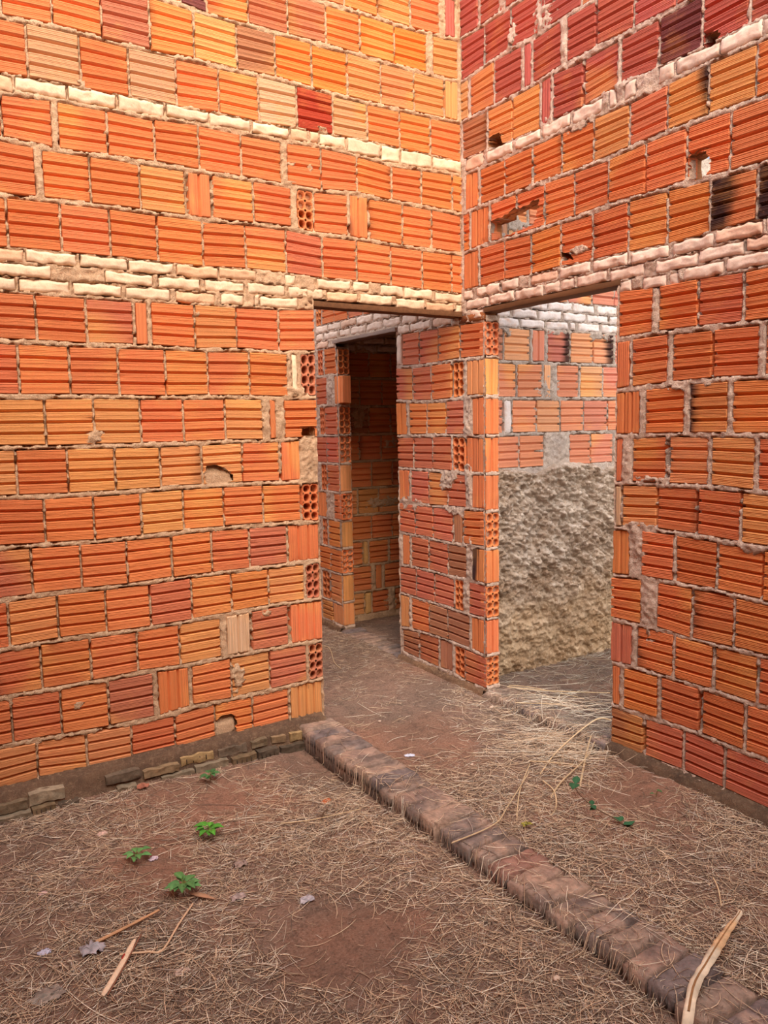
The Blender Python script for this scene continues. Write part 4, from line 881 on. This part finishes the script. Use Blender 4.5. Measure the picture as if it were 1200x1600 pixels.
stk = [
 ('long pale stalk slanting from the brick kerb up to the grass heap', zp((-1.13,-1.378,.124),(-.922,-1.362,.124),(-.784,-1.278,.12),(-.507,-1.098,.12)), .0028),
 ('broken stalk with a split pale head leaning on the heap', zp((-.412,-1.289,.07),(-.179,-1.106,.11),(-.044,-1.009,.14)), .0046),
 ('elbow-bent stalk reaching from the heap into the right doorway', zp((.188,-.923,.14),(.109,-.889,.145),(-.241,-1.002,.12),(-.447,-1.097,.09)), .0036),
 ('slanting stalk with a knotted end in front of the heap', zp((-.558,-1.278,.09),(-.432,-1.211,.10),(-.194,-1.12,.11),(-.027,-1.021,.12)), .0036),
 ('longest straight stalk lying across the right doorway', zp((.096,-.263,.14),(.234,-.436,.14),(.524,-.613,.12)), .0030),
 ('shorter straight stalk lying just in front of the longest doorway stalk', zp((-.034,-.478,.14),(.146,-.626,.14)), .0028),
 ('thin upright stalk leaning beside the small tuft of sprouts', zp((-.797,-1.344,.08),(-.647,-1.194,.11),(-.449,-1.039,.12)), .0026),
 ('stalk lying along the near edge of the heap', [gp(-.42,-1.0,.02), gp(-.36,-1.08,.03), gp(-.25,-1.15,.015)], .0032),
 ('twisted brown stalk curling below the heap', zp((-.697,-1.388,.085),(-.608,-1.357,.09),(-.517,-1.257,.1),(-.495,-1.167,.105)), .0034),
 ('stalk propped on the bricks deep in the right doorway', [gp(.16,-.20,.02), gp(.22,-.32,.03), gp(.34,-.60,.03)], .0026),
 ('pair of forked straws lying before the brick kerb', [gp(-1.50,-.74,.006), gp(-1.38,-.80,.015), gp(-1.22,-.90,.03)], .0022),
 ('thin curved stalk lying in the back passage', [gp(-.36,1.18,.01), gp(-.30,1.10,.012), gp(-.42,.80,.01), gp(-.45,.66,.01)], .0024),
 ('thin straw touching the tip of the curved sheath', [gp(-.50,-1.98,.01), gp(-.56,-2.04,.02), gp(-.63,-2.10,.015)], .0022)]
for lb, P_, r_ in stk: thing('dry_stalk', lb, 'stalk', spline(P_, 18), r_*np.linspace(1.1,.75,18), lin((214,184,144))*rng.uniform(.8,1.05), group='long dry grass stalks')
# leaves
def leaf_mesh(A, base, d, L_, w, c, droop=.2, fold=.25, notch=0):
    d = np.array(d, float); d /= np.linalg.norm(d); sd_ = np.cross(d, [0,0,1.0]); sd_ /= max(np.linalg.norm(sd_), 1e-6); up = np.cross(sd_, d)
    n = 9; t = np.linspace(0, 1, n); wd = w*np.sin(np.pi*np.clip(t, .02, .985)**.75)
    V = np.zeros((n, 5, 3)); cols = np.zeros((n, 5, 4))
    for j, f in enumerate((-1, -.5, 0, .5, 1)):
        V[:, j] = np.array(base)+d*(t*L_)[:,None]+sd_*(wd*f*.5)[:,None]+up*(abs(f)*wd*fold-droop*L_*t*t)[:,None]
        cols[:, j, :3] = np.array(c)*(1.25 if f == 0 else 1)
    A.grid(V, cols); A.grid(V-up*.0005, cols, flip=True)
def seedling(x, y, label, nl, h, L_, c, seed, low=False):
    r2 = np.random.default_rng(seed); g = gp(x, y); root = tag(empty('seedling', g), label, 'plant', 'green seedlings')
    A = Acc(); tube(A, np.array([(0,0,-.005), (.002,.001,h*.5), (.004,-.002,h)]), .0016, lin((120,100,60))); A.build('stem', M_LEAF, root)
    for i in range(nl):
        a = i*2.4+r2.uniform(-.3,.3); f = r2.uniform(.45, 1); dz = r2.uniform(.1, .5)
        A = Acc(); b = np.array([.003*f, -.001*f, h*f]); dd = np.array([np.cos(a), np.sin(a), dz])
        st = b+dd/np.linalg.norm(dd)*L_*.5*r2.uniform(.6,1.1)
        tube(A, [b, (b+st)/2+np.array([0,0,.001]), st], .0008, lin((110,130,60)), K=4)
        leaf_mesh(A, st, dd*np.array([1,1,.35]), L_*r2.uniform(.75,1.1), L_*.62, np.array(c)*r2.uniform(.8,1.2), .15)
        A.build('leaf', M_LEAF, root, smooth=True)
    return root
gA = lin((84,146,52)); gB = lin((92,134,76)); gC = lin((74,114,66)); gD = lin((50,94,62))
seedling(-2.054,-.683, 'small seedling with four broad leaves beside a scrap of foil', 8, .035, .040, gB, 1)
seedling(-1.776,-.672, 'bright green compact seedling right of the other seedlings', 14, .045, .042, gA, 2)
seedling(-1.975,-.985, 'largest seedling nearest the camera with grey-green round leaves', 13, .055, .048, gB, 3)
seedling(-1.607,-.225, 'dark feathery seedling close to the foot of the left wall', 14, .045, .034, gC, 4)
seedling(-.198,-1.505, 'tiny pale seedling close to the right wall', 3, .025, .018, gC, 5)
seedling(-.80,-1.40, 'small tuft of yellow-green sprouts beside the brick kerb', 8, .03, .018, lin((150,140,60)), 6)
# leggy sapling: arching stem with pairs of leaves
root = tag(empty('sapling', gp(-.47,-1.60)), 'leggy sapling with two round leaves atop a leaning stem near the right wall', 'plant')
A = Acc(); P_ = spline([(0,0,0), (-.03,.045,.03), (-.08,.10,.065), (-.118,.145,.115), (-.125,.150,.150)], 18); tube(A, P_, np.linspace(.0026,.0014,18), lin((110,82,62))); A.build('stem', M_LEAF, root)
for (b, dd, L_, w) in ((P_[-1], (-.8,-.5,.12), .052, .040), (P_[-1], (.8,.6,.35), .048, .030), (P_[9], (.6,.5,.2), .035, .022), (P_[9], (-.3,-.8,.1), .032, .026), (P_[8], (-.8,.1,.1), .03, .02), (P_[3], (.9,.3,.3), .035, .024), (P_[2], (.5,-.6,.2), .036, .028), (P_[3], (-.2,.8,.4), .03, .022), (P_[1], (.9,-.3,.6), .04, .024)):
    A = Acc(); leaf_mesh(A, b, dd, L_, w, gD*rng.uniform(.75,1.1), .12, .12); A.build('leaf', M_LEAF, root, smooth=True)
# crumpled scraps
def scrap(x, y, s_, c, label, cat='scrap', name='paper_scrap', seed=0, h=.6, group=None, asp=1.0, rz=0.0):
    r2 = np.random.default_rng(seed+50); n = 9; S, Q = np.meshgrid(np.linspace(-1,1,n), np.linspace(-1,1,n), indexing='ij')
    rr = np.sqrt(1-.35*np.minimum(S*S, Q*Q)); px = S*s_*rr*asp+r2.normal(0, s_*.10, S.shape); py = Q*s_*rr*.7+r2.normal(0, s_*.10, S.shape)
    px, py = px*math.cos(rz)-py*math.sin(rz), px*math.sin(rz)+py*math.cos(rz)
    pz = s_*h*(1-np.hypot(S,Q)*.5)*(.6+.8*r2.random(S.shape))
    gx, gy, g = gp(x, y); A = Acc(); cc = np.zeros(S.shape+(4,)); cc[..., :3] = np.array(c)*r2.uniform(.6,1.15,S.shape)[...,None]
    V = np.stack([x+px, y+py, g+.001+pz], -1); A.grid(V, cc); A.grid(V-np.array([0,0,.0012]), cc, flip=True)
    return tag(A.build(name, M_MISC), label, cat, group)
scrap(-.797,-.616,.020, lin((226,226,240)), 'small white scrap of plastic lying in the passage beyond the kerb', 'scrap', 'plastic_scrap', 1, .35, asp=1.2, rz=-.5)
scrap(-2.114,-.409,.020, lin((214,176,158)), 'crumpled pinkish paper scrap nearest the left wall', seed=2)
scrap(-1.997,-.705,.017, lin((216,190,196)), 'shiny foil scrap beside the four-leaved seedling', seed=3, name='foil_scrap')
scrap(-1.746,-.923,.026, lin((170,142,128)), 'grey-brown crumpled leaf right of the largest seedling', 'dry leaf', 'crumpled_leaf', 4, .8)
scrap(-1.827,-1.109,.026, lin((176,150,140)), 'torn greyish leaf fragment below the largest seedling', 'dry leaf', 'crumpled_leaf', 5, .6)
scrap(-2.301,-1.123,.036, lin((176,164,164)), 'crumpled grey ball of dry leaf left of the split cane', 'dry leaf', 'crumpled_leaf', 6, .8)
scrap(-2.426,-1.051,.020, lin((196,190,204)), 'small silvery scrap at the lower left', seed=7, name='foil_scrap')
scrap(-1.634,-1.242,.024, lin((190,178,180)), 'pale curled scrap in the middle of the straw', seed=8)
scrap(-2.379,-.725,.014, lin((220,180,170)), 'tiny pink paper scrap near the left edge', seed=9)
scrap(-2.45,-1.25,.045, lin((150,134,120)), 'flat grey withered leaf in the bottom left corner', 'dry leaf', 'withered_leaf', 10, .3)
scrap(-2.10,-1.36,.022, lin((196,168,150)), 'small pale torn leaf right of the split cane', 'dry leaf', 'withered_leaf', 11, .3)
scrap(-1.264,-.682,.022, lin((196,112,72)), 'orange chip of fired clay left of the brick kerb', 'clay chip', 'clay_chip', 12, .3, asp=1.3, rz=.5)
scrap(-1.883,-.140,.026, lin((176,110,86)), 'reddish lump of brick near the foot of the left wall', 'brick lump', 'brick_lump', 13, .9)
A = Acc(); leaf_mesh(A, (-1.96,-1.00,gp(-1.93,-1.03)[2]+.012), (.6,-.8,.02), .11, .022, lin((170,126,96)), .02, .1); tag(A.build('long_leaf', M_STRAW), 'long narrow brown leaf below the largest seedling', 'dry leaf')
# pebbles
def pebble(x, y, r_, c, lb, seed):
    r2 = np.random.default_rng(seed); th = np.linspace(0, np.pi, 8); ph = np.linspace(0, 2*np.pi, 11); a, b = np.meshgrid(th, ph, indexing='ij')
    k = 1+fbm(a+seed, np.minimum(b, 2*np.pi-b), 1.2, seed, 2)*.5; g = gp(x, y)
    V = np.stack([x+r_*np.sin(a)*np.cos(b)*k, y+r_*np.sin(a)*np.sin(b)*k*.8, g[2]+r_*.3+r_*.55*np.cos(a)*k], -1)
    A = Acc(); A.grid(V, np.append(c, 0.), flip=True); return tag(A.build('pebble', M_MISC, smooth=True), lb, 'pebble', 'pebbles on the earth floor')
for i, (x, y, r_, lb) in enumerate(((-.10,-.36,.012,'pale pebble beside the pillar base'),(-.70,-.20,.009,'small stone in the middle of the passage'),(-1.42,-.40,.008,'tiny pale pebble on bare earth left of the kerb'),(-.62,-.85,.008,'small stone between the plastic scrap and the heap'),(-1.25,-2.02,.011,'white pebble low in the straw left of the kerb'))):
    pebble(x, y, r_, lin((206,178,156)), lb, i+3)
# ---------------- neighbour's metal-clad shed glimpsed through the broken blocks ----------------
root = tag(empty('shed', (6.2, 3.4, 0)), 'pale blue-grey ribbed metal shed glimpsed through a hole high in the right wall', 'shed')
A = Acc(); yy = np.arange(-4, 4.01, .05); zz = np.array([0, 5.2]); Yv, Zv = np.meshgrid(yy, zz, indexing='ij')
zz = np.arange(0, 5.6, .03); Yv, Zv = np.meshgrid(np.array([-4.,4.]), zz, indexing='ij')
A.grid(np.stack([.03*np.sin(Zv*2*np.pi/.18), Yv, Zv], -1), np.append(lin((150,176,206)), 0.), flip=True)
A.build('cladding', M_MISC, root)
A = Acc(); A.box((-.25,-4.1,5.6), (3.2,4.1,5.68), np.append(lin((150,150,150)), 0)); A.build('roof', M_MISC, root)
